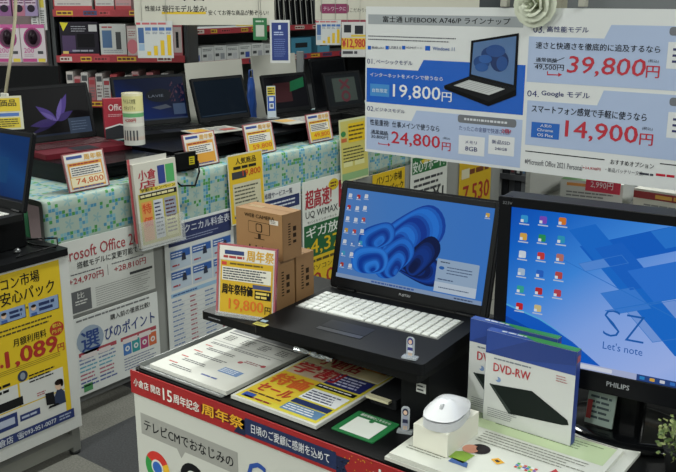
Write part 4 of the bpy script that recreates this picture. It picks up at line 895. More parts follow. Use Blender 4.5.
# sheets hanging over the cloth
def hang(y0, y1, z0, z1, base, name, label, paint, o=.02, tilt=3):
    M = frame((RX + o + .016, 0, z0), 90, tilt); s = Sheet(M, (y0, 0, y1, z1 - z0), t=.002, base=base, pxbox=False); paint(s)
    m = MB(); return tag(s.done(name), label, 'sheet')
def p1(s):
    s.R_('c9a826', .02, .02, .98, .98, 1); s.R_('b9b49a', .1, .42, .9, .86, 2); s.T_('人気商品', '2a2a22', .22, .06, .8, .15, .02, 3); s.L_('2a2a22', .15, .17, .85, .22, 1, 3, .8, 3); s.R_('33343a', .1, .25, .5, .35, 2); s.T_('19,800', 'b5401c', .4, .24, .92, .34, .03, 3); s.L_('55564a', .14, .45, .86, .82, 7, 4, .4, 3); s.R_('3a4270', .1, .88, .9, .91, 2)
hang(2.575, 2.79, .565, .862, 'bcbdb2', 'price_sheet', 'yellow bordered price sheet hanging over the cloth behind the webcam cartons', p1)
def p2(s):
    s.R_('b9b060', .04, .03, .98, .97, 1); s.R_('cfae1c', .3, .08, .9, .38, 2); s.L_('55491a', .32, .1, .88, .36, 4, 3, .4, 3); s.me_('2f7a44', s.b[0] + .03, s.b[3] - .07, .02, .014, 2); s.R_('b5603a', .05, .3, .24, .36, 2); s.L_('4a4a2a', .1, .44, .9, .7, 5, 6, .4, 2); s.R_('c9c890', .1, .68, .42, .76, 2); s.R_('c9c890', .5, .68, .85, .76, 2); s.R_('7fa070', .04, .86, .98, .97, 2)
hang(3.34, 3.57, .62, .925, 'bcc09a', 'price_sheet', 'green and yellow sheet hanging over the cloth by the left edge of the hanging sign', p2, o=.02)
# flyer pad with its clear pocket
r = root('flyer_pocket', frame((RX + .068, 2.068, .588), 90, 4), 'clear pocket of colourful flyers hanging in front of the cloth', 'flyer holder')
Mp = WM[r.name]
m = MB(); m.box(-.004, -.004, -.03, .216, .3, -.024, mat('c8cccc', rough=.15, alpha=.5)); m.box(-.004, -.004, .0, .216, .1, .0015, mat('c8cccc', rough=.15, alpha=.25)); m.box(-.004, -.008, -.03, .216, -.004, .0015, mat('c8cccc', rough=.15, alpha=.5)); m.build('pocket', r)
s = Sheet(shift(Mp, 0, .0, -.008), (0, 0, .208, .315), t=.014, base='bcbab0', pxbox=False)
s.R_('a9a14a', .05, .36, .97, .97, 1); s.T_('小倉', '9c2a38', .1, .08, .5, .2, .04); s.T_('店', '9c2a38', .1, .21, .48, .3, .04); s.R_('2a3a7c', .55, .06, .72, .28, 1); s.R_('4a9a5a', .74, .06, .94, .28, 1)
s.R_('c9b440', .1, .3, .95, .345, 1); s.T_('学割キャンペーン', '1d1d20', .12, .3, .94, .34, .02); s.R_('1d1d20', .08, .36, .96, .42, 2); s.L_('c8c090', .1, .37, .94, .41, 1, 4, .7, 3)
s.R_('c98a4a', .1, .46, .34, .93, 2); s.T_('特', 'c04a28', .12, .48, .32, .6, .03, 3); s.T_('価', 'c04a28', .12, .64, .32, .76, .03, 3); s.R_('b8bcc4', .38, .46, .6, .93, 2); s.L_('303450', .4, .48, .58, .9, 9, 5, .4, 3); s.R_('8a90a0', .64, .46, .92, .68, 2); s.R_('c9c48a', .64, .7, .92, .93, 2); s.L_('502a30', .66, .48, .9, .9, 9, 7, .4, 3)
s.done('flyers', r)
s = Sheet(shift(Mp, -.012, .02, -.0225), (0, 0, .19, .315), t=.001, base='b4b2ac', pxbox=False); s.R_('a84a50', 0, 0, .06, 1, 1); s.done('backing_sheet', r)
# black charger bundle with a yellow label
r = root('power_adapter', RM(Vector((-2.572, at(186, 160, 2, RZ).y - .17, RZ + .004)), 84), 'black power adapter with a yellow label, left of the shiny price card', 'adapter')
m = MB(); m.rbox(-.06, -.03, 0, .065, .03, .055, .008, mat('0b0c0d', rough=.35)); m.rbox(-.05, -.04, .006, .05, -.02, .072, .01, mat('0e0f10', rough=.4)); m.build('body', r, bevel=.004)
s = Sheet(WM[r.name] @ frame((.01, -.0405, .022), 0), (-.0, 0, .026, .032), t=.0005, base='b9ad1c', pxbox=False); s.L_('3a3a10', .1, .1, .9, .9, 3, 3); s.done('yellow_label', r)
m = MB(); m.tube([(-.07, -.02, .03), (-.1, -.05, -.0), (-.05, -.062, -.05), (.02, -.058, -.06), (.05, -.05, -.01), (.06, -.03, .03)], .004, mat('0c0d0e', rough=.4)); m.build('cable', r)
# cable tangle under the first laptop
rd = random.Random(9); m = MB()
base = at(50, 168, 2, RZ + .006)
for k in range(5):
    pts = []; a = rd.uniform(0, 6)
    for j in range(14): pts.append((base.x + .07 + .05 * math.cos(a + j * .7 + k) + rd.uniform(-.01, .01), base.y + .08 * math.sin(a + j * .5) + rd.uniform(-.01, .01), RZ + .007 + .012 * k * .5 + rd.uniform(0, .015)))
    m.tube([tuple(p) for p in pts], .0028, mat('0b0b0d', rough=.4), 6)
tag(m.build('cable_bundle'), 'tangle of black cables on the cloth below the red decked laptop', 'cable')
# clear holder with card in front of the fourth laptop
q = at(272, 118, 2, ZR + .0235)
r = root('card_holder', RM(q, 60), 'slim clear stand with yellow and blue card before the fourth laptop of the row', 'card holder')
m = MB(); m.box(-.03, -.025, 0, .03, .025, .004, mat('cdd2d2', rough=.1, alpha=.4)); m.build('base', r)
s = Sheet(WM[r.name] @ frame((0, 0, .004), 0, 3), (-.022, 0, .022, .15), t=.003, base='aab4bc', pxbox=False, rough=.2); s.R_('b9a83a', .05, .03, .95, .3, 1); s.L_('3a3a20', .1, .05, .9, .28, 3, 3, .5, 2); s.R_('2f4f9a', .05, .32, .95, .8, 1); s.R_('c0c6cc', .25, .36, .75, .48, 2); s.R_('c0c6cc', .25, .55, .75, .72, 2); s.R_('5b6068', .35, .58, .65, .68, 3); s.done('card', r)
# magazines lying on the risers
for (x, y, z, lb) in ((215, 126, 0, 'pale leaflet lying flat before the third laptop of the row'), (300, 116, 0, 'pale leaflet lying flat before the fourth laptop of the row')):
    q = at(x, y + 4, 2, ZR + .028); s = Sheet(frame((q.x, q.y, ZR + .0275), 80, 90), (-.12, -.07, .12, .09), t=.003, base='a9a8a0', pxbox=False); s.R_('b98f3a', .05, .1, .4, .6, 1); s.L_('5a5c66', .45, .1, .95, .9, 5, 3); s.R_('a05048', .6, .5, .9, .8, 2); tag(s.done('leaflet'), lb, 'leaflet')
# ================================================================== the stand at the near left
SX = -2.327
r = root('display_stand', RM((SX, .75, 0), 90), 'metal framed display stand with a black top at the left, behind the big yellow poster', 'stand')
k = mat('8a8b86', rough=.4, metal=.5); kd = mat('141517', rough=.35); Ls = .87; Ds = .62
for x in (0.0, Ls - .03):
    for y in (.0, Ds): m = MB(); m.box(x, y, .012, x + .03, y + .03, .70, k); m.lathe([(.018, 0), (.018, .012), (.008, .013)], (x + .015, y + .015, 0), mat('2c2d2e'), 12); m.build('leg', r)
m = MB(); m.box(.03, 0, .03, Ls - .03, .03, .075, k); m.build('bottom_rail', r)
m = MB(); m.rbox(-.01, -.012, .7, Ls + .01, Ds + .04, .722, .01, kd); m.build('top_board', r, bevel=.003)
m = MB(); m.box(.03, .3, .08, Ls - .03, .31, .7, mat('5c5d5b')); m.build('inner_panel', r)
A = frame((SX + .006, 0, 0), 90)
s = Sheet(A, (.8, .098, 1.628, .698), t=.004, base='c4c6c4', pxbox=False)
YE = 'd0b21e'; NVY = '1f2f66'; BKK = '1c1c1e'
yb = s.pt(57, 300)[0]
s.mr(YE, .81, .155, 1.592, .692, 1)
s.t_('パソコン市場', BKK, -22, 265, 39, 302, .02); s.t_('に安心パック', BKK, -11, 280, 54, 309, .02)
for (q0, hx_) in (((-1, 304, 25, 325), 3), ((29, 294, 58, 317), 34)):
    z_ = s.q(*q0); s.mr(BKK, z_[0] + .002, z_[1] - .002, z_[2] + .002, z_[3], 1.5); s.mr('8197bd', *z_, 2); s.ml('1f2f5a', z_[0] + .035, z_[1] + .006, z_[2] - .006, z_[3] - .006, 2, hx_, .6, 3); cx = z_[0] + .016; cy = (z_[1] + z_[3]) / 2; s.me_('d2b29a', cx, cy + .003, .009, lv=3); s.me_('2a1f1a', cx, cy + .009, .009, .005, 4); s.mr('3a5a9a', cx - .01, z_[1] + .001, cx + .01, z_[1] + .01, 4)
s.el(BKK, 26.2, 306, 27.6, 309, 3)
z_ = s.pt(30, 325); s.ml('3f3a1c', 1.2, z_[1] - .014, 1.57, z_[1] + .014, 2, 8, .38, 2, 4)
s.t_('月額利用料', BKK, 13, 329, 46, 347, .02); s.el('a8301f', 49.5, 319, 63.5, 338, 2); s.t_('税込', 'd8c040', 52, 322, 61, 328, .02, 3); s.t_('円/月', 'd8c040', 52, 328, 61, 334, .02, 3)
s.el('a02a20', 0, 364, 3.4, 369, 2); s.t_('1,089', 'a02a20', 6, 335, 57, 370, .07); s.t_('円', 'a02a20', 57.5, 342, 64, 352, .03)
c0 = s.pt(30, 365); 
for j in range(3): s.mr('6a5c1c', 1.0, c0[1] - .004 + j * .006, 1.568, c0[1] - .0025 + j * .006, 2)
s.mr('c6c7c4', .95, .255, 1.405, .332, 2); s.mr('c6c7c4', 1.412, .255, 1.572, .332, 2); s.mr('c6c7c4', .95, .17, 1.572, .251, 2)
g_ = s.pt(22.5, 376); s.me_('26304a', g_[0], g_[1], .018, .018, 3); s.me_('7f8894', g_[0], g_[1], .009, .012, 4); s.l_(BKK, 29, 364, 56, 384, 3, 3, .45, 3); s.l_(BKK, -10, 384, 14, 396, 2, 5, .45, 3)
s.l_(BKK, -5, 397, 28, 412, 1, 5, .6, 3)
for q0 in ((20, 407, 40, 422), (-6, 416, 17.5, 431)): z_ = s.q(*q0); s.mr(NVY, *z_, 3); s.ml('a8b0c4', z_[0] + .006, z_[1] + .005, z_[2] - .006, z_[3] - .005, 1, 3, .6, 4)
h_ = s.pt(58.5, 385); s.me_('d2b29a', h_[0], h_[1], .014, .016, 4); s.me_('241a16', h_[0] + .001, h_[1] + .011, .016, .01, 5); s.me_('241a16', h_[0] + .012, h_[1] + .004, .006, .012, 5)
x_, y_ = h_; s.fl([(x_ - .026, y_ - .068), (x_ + .022, y_ - .068), (x_ + .02, y_ - .03), (x_ + .008, y_ - .014), (x_ - .008, y_ - .014), (x_ - .02, y_ - .035)], '26324f', 3)
x_, y_ = s.pt(51, 400); s.fl([(x_ - .018, y_ - .012), (x_ + .014, y_ - .018), (x_ + .012, y_ + .026), (x_ - .02, y_ + .03)], BKK, 5); s.fl([(x_ - .014, y_ - .026), (x_ + .03, y_ - .026), (x_ + .024, y_ - .018), (x_ - .008, y_ - .018)], BKK, 5)
s.l_('a05058', 37, 389, 46, 397, 2, 3, .5, 3)
bv = s.pt(36, 428.5)[1]; s.mr(NVY, .81, bv - .016, 1.6, bv + .016, 4.5); s.mr('c4c6c4', .805, .15, 1.6, bv - .016, 1.6)
zt = s.q(17, 417, 56, 439); s.mt('☎093-951-0077', 'c9ced8', zt[0], bv - .011, zt[2], bv + .011, .02, 6); s.mt('小倉店', 'c9ced8', zt[0] - .09, bv - .012, zt[0] - .015, bv + .012, .02, 6); s.ml('9aa4bc', zt[2] + .012, bv - .01, 1.59, bv + .01, 2, 3, .5, 6)
tag(s.done('price_poster'), 'large yellow poster with a red 1,089 yen price on the left metal stand', 'poster')
# laptop on a black box
m = MB(); m.box(-2.78, 1.28, .7225, -2.435, 1.56, .835, mat('0c0d0f', rough=.5))
tag(m.build('black_box', None, None, bevel=.004), 'plain black box lifting the laptop at the left picture edge', 'box')
def scr0(SM, b):
    s = Sheet(SM, b, t=.001, pxbox=False, em=.5, mt=gradmat('desktop_deepblue', [(0, '0a2a68'), (.5, '0f3f8a'), (.8, '1c62b0'), (1, '0f4a96')], 75, .3, .42, .2)); w = b[2] - b[0]
    s.mr('1f2a40', b[0], b[1], b[2], b[1] + .008, 2); s.mr('1a5a9a', b[2] - w * .5, b[1] + .05, b[2] - w * .3, b[1] + .13, 1); return s
q = at(30, 215, 2, .857)
laptop('laptop', 'open laptop with a plain blue desktop at the left picture edge, on a black box', RM((q.x - .38, q.y, .8355), 0), .345, .23, .248, 14, keys='c9c9c4', deck='1a1b1c', screen=scr0, t=.02)
# cables on the black top
m = MB(); m.tube([(-2.34, 1.60, .7265), (-2.36, 1.59, .727), (-2.42, 1.575, .727), (-2.5, 1.585, .727), (-2.6, 1.6, .727)], .0032, mat('0b0c0d')); m.tube([(-2.345, 1.46, .7265), (-2.35, 1.55, .7275), (-2.33, 1.6, .735), (-2.36, 1.62, .75), (-2.45, 1.61, .735), (-2.5, 1.58, .728)], .003, mat('17181a', rough=.3)); m.lathe([(.01, 0), (.012, .006), (.004, .014)], (-2.40, 1.5, .7225), mat('707274', metal=.6, rough=.3), 14)
tag(m.build('cable_bundle'), 'black cables lying on the right end of the left metal stand', 'cable')
# brown carton with green cloth
m = MB(); m.box(-2.93, 1.655, .7235, -2.64, 1.695, .80, mat('6b4a2c', rough=.8)); 
m = MB(); n = 18; vs = []; prof = [(-2.98, .835), (-2.70, .838), (-2.635, .832), (-2.612, .81), (-2.604, .77), (-2.6, .72), (-2.596, .66), (-2.592, .6)]
for i in range(9):
    y = 1.63 + i * .006
    for j, (x, z) in enumerate(prof): vs.append((x + .006 * math.sin(i * .9 + j * .5) * (j > 2), y, z - (.012 if i == 0 else 0)))
k = len(prof); m.add(vs, [(i * k + j, (i + 1) * k + j, (i + 1) * k + j + 1, i * k + j + 1) for i in range(8) for j in range(k - 1)], mat('1d5a38', rough=.8), True)
o = m.build('green_cloth'); sd = o.modifiers.new('s', 'SOLIDIFY'); sd.thickness = .004
tag(o, 'dark green cloth hanging at the near end of the patterned tablecloth', 'cloth')
# yellow flyer far left on a cord
r = root('hanging_flyer', frame(at(-14, 131, 0, -2.9), 60, 5), 'yellow flyer hanging from a cream cord in the upper left', 'flyer')
Mf = WM[r.name]
s = Sheet(Mf, (0, 0, .13, .12), t=.002, base='bdbba8', pxbox=False); s.R_('c9b030', .05, .06, .95, .45, 1); s.T_('特価品', '3a3414', .15, .1, .85, .3, .03); s.R_('4a6aa8', .08, .5, .9, .6, 1); s.R_('c4b03a', .08, .64, .92, .95, 1); s.L_('4a4420', .12, .66, .9, .92, 4, 3, .5, 2); s.done('sheet', r)
m = MB(); c1 = at(5, 97, 0, -2.9); c2 = at(11, 55, 0, -2.91); c3 = at(15, 20, 0, -2.9); c4 = at(16, -10, 0, -2.9)
m.tube([tuple(c1), tuple(c2), tuple(c3), tuple(c4), (c4.x, c4.y, 2.79)], .006, mat('a39c84', rough=.8)); m.build('cord', r, Mf.inverted())
m = MB(); m.box(-.02, -.006, -.01, .02, .004, .014, mat('c4c4bc', rough=.3)); m.build('clip', r, Mf.inverted() @ Matrix.Translation(c1), bevel=.002)

# ================================================================== shelving behind
def gondola(name, label, M, u0, u1, zs, depth, h, col='6f7273', rail='9a2f38', railcol=True, backc='55585a', grp=None):
    """u along the face, v up, n out towards the viewer; the shelves run back from the face"""
    r = root(name, M, label, 'shelf', grp)
    m = MB(); m.box(u0, .0, -depth - .02, u1, h, -depth, mat(backc, rough=.7)); m.build('back_panel', r)
    for u in (u0 - .02, u1 - .0): m = MB(); m.box(u, 0, -depth - .02, u + .02, h, -depth * .0 - .01, mat('34373a', rough=.5)); m.build('upright', r)
    for z in zs:
        m = MB(); m.box(u0, z - .022, -depth, u1, z, -.003, mat(col, rough=.5)); m.build('shelf_board', r)
        s = Sheet(shift(M, 0, 0, .002), (u0, z - .035, u1, z + .003), t=.004, base=rail, pxbox=False)
        rd = random.Random(int(z * 100)); u = u0 + .02
        while railcol and u < u1 - .1:
            w = rd.uniform(.05, .12); s.mr(('c9a22c', 'c4bcb4', '2f3f6a', 'c9a22c', 'b04048')[rd.randrange(5)], u, z - .028, u + w, z - .004, 1); s.ml('5a2020', u + .005, z - .024, u + w - .005, z - .008, 1, rd.randrange(99), .7, 2, 3); u += w + rd.uniform(.0, .12)
        s.done('price_rail', r)
    return r
def pbox(M, q, depth, name, label, base, paint=None, px=True, cat='box', group=None, n=0):
    s = Sheet(shift(M, 0, 0, -.006 - n), q, t=depth, base=base, pxbox=px)
    if paint: paint(s)
    return tag(s.done(name), label, cat, group)
D1 = 5.0; B1 = bk(D1)
u = lambda x, y=40: loc(B1, x, y)[0]
vz = lambda y: loc(B1, 100, y)[1]
zs = [vz(10), vz(56), vz(101), .45, .15]
gondola('wall_shelf', 'grey shelving with red price rails at the upper left, holding printer boxes', B1, u(55), u(184), zs, .35, 1.95)
gondola('peg_panel', 'pinkish pegboard panel at the far upper left with hanging mouse packs', B1, u(-60), u(46), [.5], .2, 1.95, backc='8b7a7c', rail='6a6c70', railcol=False)
# things on shelf 1 (y=56)
Z56 = zs[1] + .001; Z10 = zs[0] + .001; Z101 = zs[2] + .001
def on_shelf(x0, x1, ytop, z): return (u(x0), z, u(x1), vz(ytop))
def pr1(s):
    s.R_('26232c', .02, .03, .98, .97, 1); s.R_('3f2a52', .05, .4, .4, .9, 2); s.fl([(s.b[0] + .004, s.b[3] - .002), (s.b[0] + .05, s.b[3] - .004), (s.b[0] + .02, s.b[3] - .05)], 'c9c020', 3); s.R_('b5b4b8', .76, .08, .98, .28, 2); s.L_('8a8a94', .3, .1, .7, .3, 3, 3, .4, 3); s.R_('c9b060', .05, .86, .2, .94, 3); s.L_('9090a0', .3, .8, .95, .9, 1, 5, .5, 3); s.R_('16151a', .45, .35, .9, .75, 2); s.R_('a83040', .0, .94, 1, 1, 3)
pbox(B1, on_shelf(60, 98, 22, Z56), .3, 'printer_box', 'black and purple printer box on the upper left shelf', '2b2733', pr1, px=False)
def pr2(s): s.R_('45648c', .08, .2, .45, .75, 1); s.L_('a03844', .08, .06, .5, .14, 1, 3, .6); s.R_('34363a', .6, .25, .8, .8, 1); s.L_('8a9098', .1, .8, .9, .92, 2, 3); s.R_('b8424c', .0, .96, 1, 1, 1)
pbox(B1, on_shelf(100, 126, 24, Z56), .3, 'printer_box', 'white printer box with a blue photo, right of the black and purple one', 'b9bbba', pr2, px=False)
def pr3(s): s.me_('c9707c', (s.b[0] + s.b[2]) / 2, s.b[1] + .05, .03, .04, 1); s.R_('c9c4c2', .1, .1, .9, .4, 1); s.L_('a04450', .15, .15, .85, .35, 3, 4)
pbox(B1, on_shelf(127, 137, 26, Z56), .2, 'boxed_accessory', 'small white and pink pack at the left side of the bar chart poster', 'b8a4a4', pr3, px=False)
def pr4(s): s.R_('c2b4b4', .05, .1, .95, .9, 1); s.R_('26282c', .3, .25, .6, .75, 2)
pbox(B1, on_shelf(173, 182, 24, Z56), .2, 'boxed_accessory', 'small pale pack at the right side of the bar chart poster', 'b05a64', pr4, px=False)
for i, (a, b, c, lb) in enumerate(((56, 94, 'bcb4b2', 'wide white carton at the left of the top left shelf'), (97, 116, 'b9b6b4', 'white carton in the middle of the top left shelf'), (117, 133, 'b58a8e', 'pinkish carton beside the large hanging sign'))):
    def f(s, i=i): s.R_('a8343e', 0, .9, 1, 1, 1); s.R_('a8343e', .0, 0, .03, 1, 1); s.L_('8a8488', .1, .82, .9, .88, 1, i + 2, .5, 1); s.R_('8f9498', .2, .2, .8, .6, 1)
    pbox(B1, on_shelf(a, b, -30, Z10), .3, 'printer_carton', lb, c, f, px=False)
cols = ['b8b2ae', 'a8888a', 'b0aeac', '98585c', 'b4b0ae', 'a9a8a8', 'a03a40', 'b8b4b0']
for i in range(16):
    a = 62 + i * 7.4
    def f(s, i=i): s.R_('8f3038' if i % 2 else '3f4044', .1, .1, .9, .3, 1); s.L_('6a5a5c', .1, .4, .9, .9, 4, i, .5)
    pbox(B1, on_shelf(a, a + 6.8, 72 + (i * 5) % 9, Z101), .2, 'ink_pack', 'small red and white ink pack on the lower left shelf behind the open laptops', cols[i % 8], f, px=False, group='ink packs on the lower left shelf', n=.02)
# mouse packs on the pegboard
def mpack(M, name, label):
    r = root(name, M, label, 'mouse pack'); w, h = .135, .205
    s = Sheet(M, (0, 0, w, h), t=.002, base='bdb4ba', pxbox=False, rnd=.006); s.R_('b0508a', 0, .0, 1, .1, 1); s.R_('a83c78', .02, .9, .6, .99, 1); s.R_('c9b43a', .66, .9, .95, .99, 1)
    s.me_('8f2a68', w / 2, h * .64, w * .38, h * .28, 1); s.me_('4a2440', w / 2, h * .64, w * .32, h * .24, 2); s.T_('200', 'b0508a', .1, .62, .5, .75, .02); s.L_('a08a98', .1, .78, .5, .86, 2, 3); s.R_('3a3a40', .66, .7, .88, .78, 2)
    s.done('card', r)
    m = MB(); v, f = [], []; n = 20
    for j in range(6):
        q = 1 - j / 6; 
        for i in range(n): a = 2 * math.pi * i / n; v.append((w / 2 + .026 * q * math.cos(a), h * .66 + .04 * q * math.sin(a), .002 + .02 * (1 - q * q)))
    f = [(j * n + i, j * n + (i + 1) % n, (j + 1) * n + (i + 1) % n, (j + 1) * n + i) for j in range(5) for i in range(n)]; m.add(v, f, mat('241a22', rough=.3), True); m.build('mouse', r)
for i, (px_, py, lb) in enumerate(((24, 62, 'pink and white mouse blister pack, right one of the hanging pair'), (-1, 62, 'pink and white mouse blister pack, left one of the hanging pair'))):
    a = loc(B1, px_, py); mpack(shift(B1, a[0], a[1], .02), 'mouse_pack', lb)
for i, (px_, wd, c, lb) in enumerate(((0, .075, '7a4a7c', 'small purple pack at the left of the upper peg row'), (15, .07, 'a06078', 'small pink pack in the upper peg row'), (27, .07, '8a7aa0', 'small lilac pack right of the pink pack on the pegs'))):
    a = loc(B1, px_, 14); s = Sheet(shift(B1, a[0], a[1] - .01, .03), (0, 0, wd, .14), t=.02, base=c, pxbox=False); s.R_('b8a8b8', .1, .3, .9, .6, 1); s.me_('2a2430', wd / 2, .04, wd * .3, .02, 2); s.L_('5a2a50', .1, .35, .9, .55, 2, i, .5, 2); tag(s.done('accessory_pack'), lb, 'pack')
for i, (px_, lb) in enumerate(((33, 'yellow striped pack hanging on the pegboard'), (41, 'yellow striped pack next to the grey upright'))):
    a = loc(B1, px_, 30); s = Sheet(shift(B1, a[0], a[1], .015), (0, 0, .04, .24), t=.01, base='b4b4b4', pxbox=False); s.R_('b8a83a', .2, .05, .8, .5, 1); s.L_('4a4a4a', .2, .55, .8, .9, 7, i); tag(s.done('accessory_pack'), lb, 'pack')
# black screens behind, far left
q = loc(bk(4.3), -20, 96)
pbox(bk(4.3), (-20, 66, 59, 98), .03, 'desktop_display', 'back of a black monitor standing below the hanging mouse packs', '101113', None, cat='monitor')
m = MB(); M = bk(4.3); a = loc(M, 20, 98); b = loc(M, 59, 66)
rr_ = root('back_table', shift(bk(4.0), 0, 0, 0), 'plain table in the far left background, behind the purple flower laptop', 'table')
z0_ = a[1] - .001; u0_ = loc(M, -60, 98)[0]; u1_ = -1.28
m = MB(); m.box(u0_, z0_ - .03, -.6, u1_, z0_ - .003, -.1, mat('3a3b3d')); m.build('tabletop', rr_)
for uu in (u0_, u1_ - .04):
    for nn in (-.6, -.14): m = MB(); m.box(uu, 0, nn, uu + .04, z0_ - .03, nn + .04, mat('3a3b3d')); m.build('leg', rr_)

# shelf 2, along the back of the long row
GX = -4.3; B2 = frame((GX, 0, 0), 90)
u2 = lambda x, y: loc(B2, x, y)[0]
z2 = loc(B2, 230, 60)[1]; z2b = loc(B2, 230, 28)[1]
a0 = u2(190, 60); a1 = 7.2
gondola('wall_shelf', 'grey shelving behind the long row, holding ink boxes and black binders', B2, a0, a1, [z2b, z2, .5, .2], .35, 2.0)
for i in range(7):
    x = 190 + i * 12.5
    def f(s, i=i): s.L_('55585c', .1, .1, .9, .3, 2, i); s.R_(('3a4f9a', 'b4b6ba', '8a8e94', 'b4b6ba', '3a4f9a', '9a9ca4', 'a04450')[i], .5, .5, .85, .9, 1); s.R_('3a3c40', .1, .5, .4, .7, 1)
    q0 = u2(x, 55); q1 = u2(x + 12, 55); pbox(B2, (q0, z2 + .001, q1, z2 + .001 + .09 + .004 * (i % 3)), .25, 'ink_carton', 'white ink carton in the row behind the blank screened laptop', 'c2c4c4', f, px=False, group='white ink cartons on the grey back shelf')
rd = random.Random(8)
for i in range(8):
    x = 274 + i * 5.4; q0 = u2(x, 25)
    s = Sheet(shift(B2, q0, z2b + .003, -.005) @ Matrix.Rotation(R(6), 4, 'Z'), (.012, 0, .046, .34), t=.25, base='17181b', pxbox=False); s.R_('b4b4b0', .0, 0, .22, 1, 1); s.R_('8a8a88', .5, .2, .8, .5, 1)
    tag(s.done('binder'), 'black binder with a white edged spine, leaning in the row on the back shelf', 'binder', 'black binders on the back shelf')
for i, (x, c) in enumerate(((262, 'b9a040'), (268, '1c1c1e'))):
    q0 = u2(x, 20); pbox(B2, (q0, z2b + .001, q0 + .04, z2b + .3), .25, 'folder', ('yellow' if i == 0 else 'black') + ' slim folder left of the leaning black binders', c, lambda s: s.R_('3a3020', .3, .3, .7, .6, 1), px=False, cat='folder')
for i, (x0, x1, y0, c, lb) in enumerate(((292, 312, 42, '3f7f9a', 'teal blue box behind the laptop reflecting green'), (318, 330, 44, '4a86a0', 'slim blue box left of the 12,980 yen panel'), (283, 291, 47, 'b4b4b0', 'small pale box right of the blue poster card'))):
    q0, q1 = u2(x0, 55), u2(x1, 55); pbox(B2, (q0, z2 + .001, q1, z2 + .12), .2, 'storage_box', lb, c, lambda s: s.R_('26282c', .2, .3, .8, .6, 1), px=False)

# cream notice boards standing on the row behind the laptops
def board(p, w, h, yaw, label, c='aaa9a1', tilt=5):
    r = root('notice_board', RM((p[0], p[1], RZ + .001), yaw), label, 'board')
    s = Sheet(WM[r.name] @ frame((0, 0, .0), 0, tilt), (0, 0, w, h), t=.006, base=c, pxbox=False); s.done('panel', r)
    m = MB(); m.add([(w * .45, .012, .0), (w * .55, .012, .0), (w * .55, .012 + h * .14, h * .75), (w * .45, .012 + h * .14, h * .75), (w * .45, .16, 0), (w * .55, .16, 0)], [(0, 1, 2, 3), (3, 2, 5, 4), (0, 3, 4), (1, 5, 2)], mat('8a8a82')); m.build('easel', r)
q = at(190, 80, 0, -3.2); board((-3.2, q.y), .40, .35, 90, 'plain cream board standing behind the blank screened laptop')
q = at(256, 80, 0, -3.2); board((-3.2, q.y), .36, .36, 90, 'plain cream board standing behind the laptop reflecting green')
q = at(251, 80, 0, -3.2)
r = root('blue_bag', RM((-3.2, q.y - .0, RZ + .001), 90), 'crumpled blue bag wedged between the two cream boards', 'bag')
m = MB(); vs = []; n = 12; rd = random.Random(7)
for j in range(8):
    for i in range(n): a = 2 * math.pi * i / n; q_ = (1 - .5 * (j / 7) ** 2) * (1 + rd.uniform(-.15, .15)); vs.append((.035 * q_ * math.cos(a), .02 * q_ * math.sin(a), j * .036))
m.add(vs, [(j * n + i, j * n + (i + 1) % n, (j + 1) * n + (i + 1) % n, (j + 1) * n + i) for j in range(7) for i in range(n)] + [tuple(7 * n + i for i in range(n)), tuple(range(n - 1, -1, -1))], mat('274a92', rough=.4)); m.build('bag_body', r)
m = MB(); m.tube([(-.015, 0, .25), (-.012, 0, .29), (.012, 0, .29), (.015, 0, .25)], .003, mat('274a92')); m.build('handle', r)
# dark lid behind the fifth laptop
rearlid((317, 70), .33, .30, 90, 10, RZ + .001, 'black laptop lid rising behind the fifth laptop of the row')
bpy.data.objects
# speaker like grey post
m = MB(); q = at(303, 62, 0, -3.2); m.rbox(-.02, -.02, 0, .02, .02, .36, .006, mat('6f7274', rough=.4)); tag(m.build('speaker', None, RM((-3.27, q.y + .06, RZ + .001), 30), bevel=.003), 'slim grey speaker behind the laptop reflecting green', 'speaker')

# ================================================================== signs hung in the back
def hung(D, q, base, name, label, paint, t=.002, px=True, cords=True):
    M = bk(D); r = root(name, M, label, 'sign'); s = Sheet(M, q, t=t, base=base, pxbox=px, rough=.35); paint(s); bb = s.b; s.done('panel', r)
    if cords:
        for uu in (bb[0] + .03, bb[2] - .03): m = MB(); m.tube([(uu, bb[3] - .01, -.004), (uu, 2.79, -.004)], .0015, mat('b9b9b2'), 5); m.build('hanging_cord', r)
    return r
def sg1(s):
    s.C(120, 0); s.t_('性能は', '1a1b1e', 98, 22, 160, 44, .02); s.t_('現行モデル並み!', '1a1b1e', 166, 18, 340, 52, .025); s.r('c9a820', 164, 46, 338, 56, 1); s.t_('安くてお得な商品が勢ぞろい!', '1a1b1e', 348, 36, 584, 64, .015)
    s.t_('中古パソコン', '1a1b1e', 230, -70, 560, 12, .03)
hung(4.62, (133, -45, 274, 25), 'bdbbb0', 'hanging_sign', 'large cream sign with black headline hanging at the top, nearest the left shelves', sg1)
def chart(s):
    s.R_('b04450', .0, .04, .12, .1, 1); s.L_('b05a60', .16, .03, .9, .11, 1, 3, .7); s.R_('3a5a8a', .04, .18, .2, .6, 1); s.R_('8aa0b8', .04, .62, .2, .8, 1)
    for k in range(4): s.R_('3f64a0', .24 + .19 * k, .17, .4 + .19 * k, .26, 1); s.R_('c9a820', .265 + .19 * k, .82 - .15 * k, .375 + .19 * k, .93, 1); s.L_('4a5a7a', .25 + .19 * k, .28, .39 + .19 * k, .36, 2, k, .4)
hung(4.6, (137, 21, 173, 58), 'b9bcbc', 'chart_poster', 'bar chart poster with yellow bars below the large cream headline sign', chart, cords=True)
def grn(s): s.R_('a9b0a6', .2, .32, .8, .84, 1); s.L_('a9b8a8', .2, .1, .8, .2, 1, 3, .7)
hung(4.58, (253, 18, 267, 40), '23653c', 'green_card', 'small green card hanging below the large cream headline sign', grn)
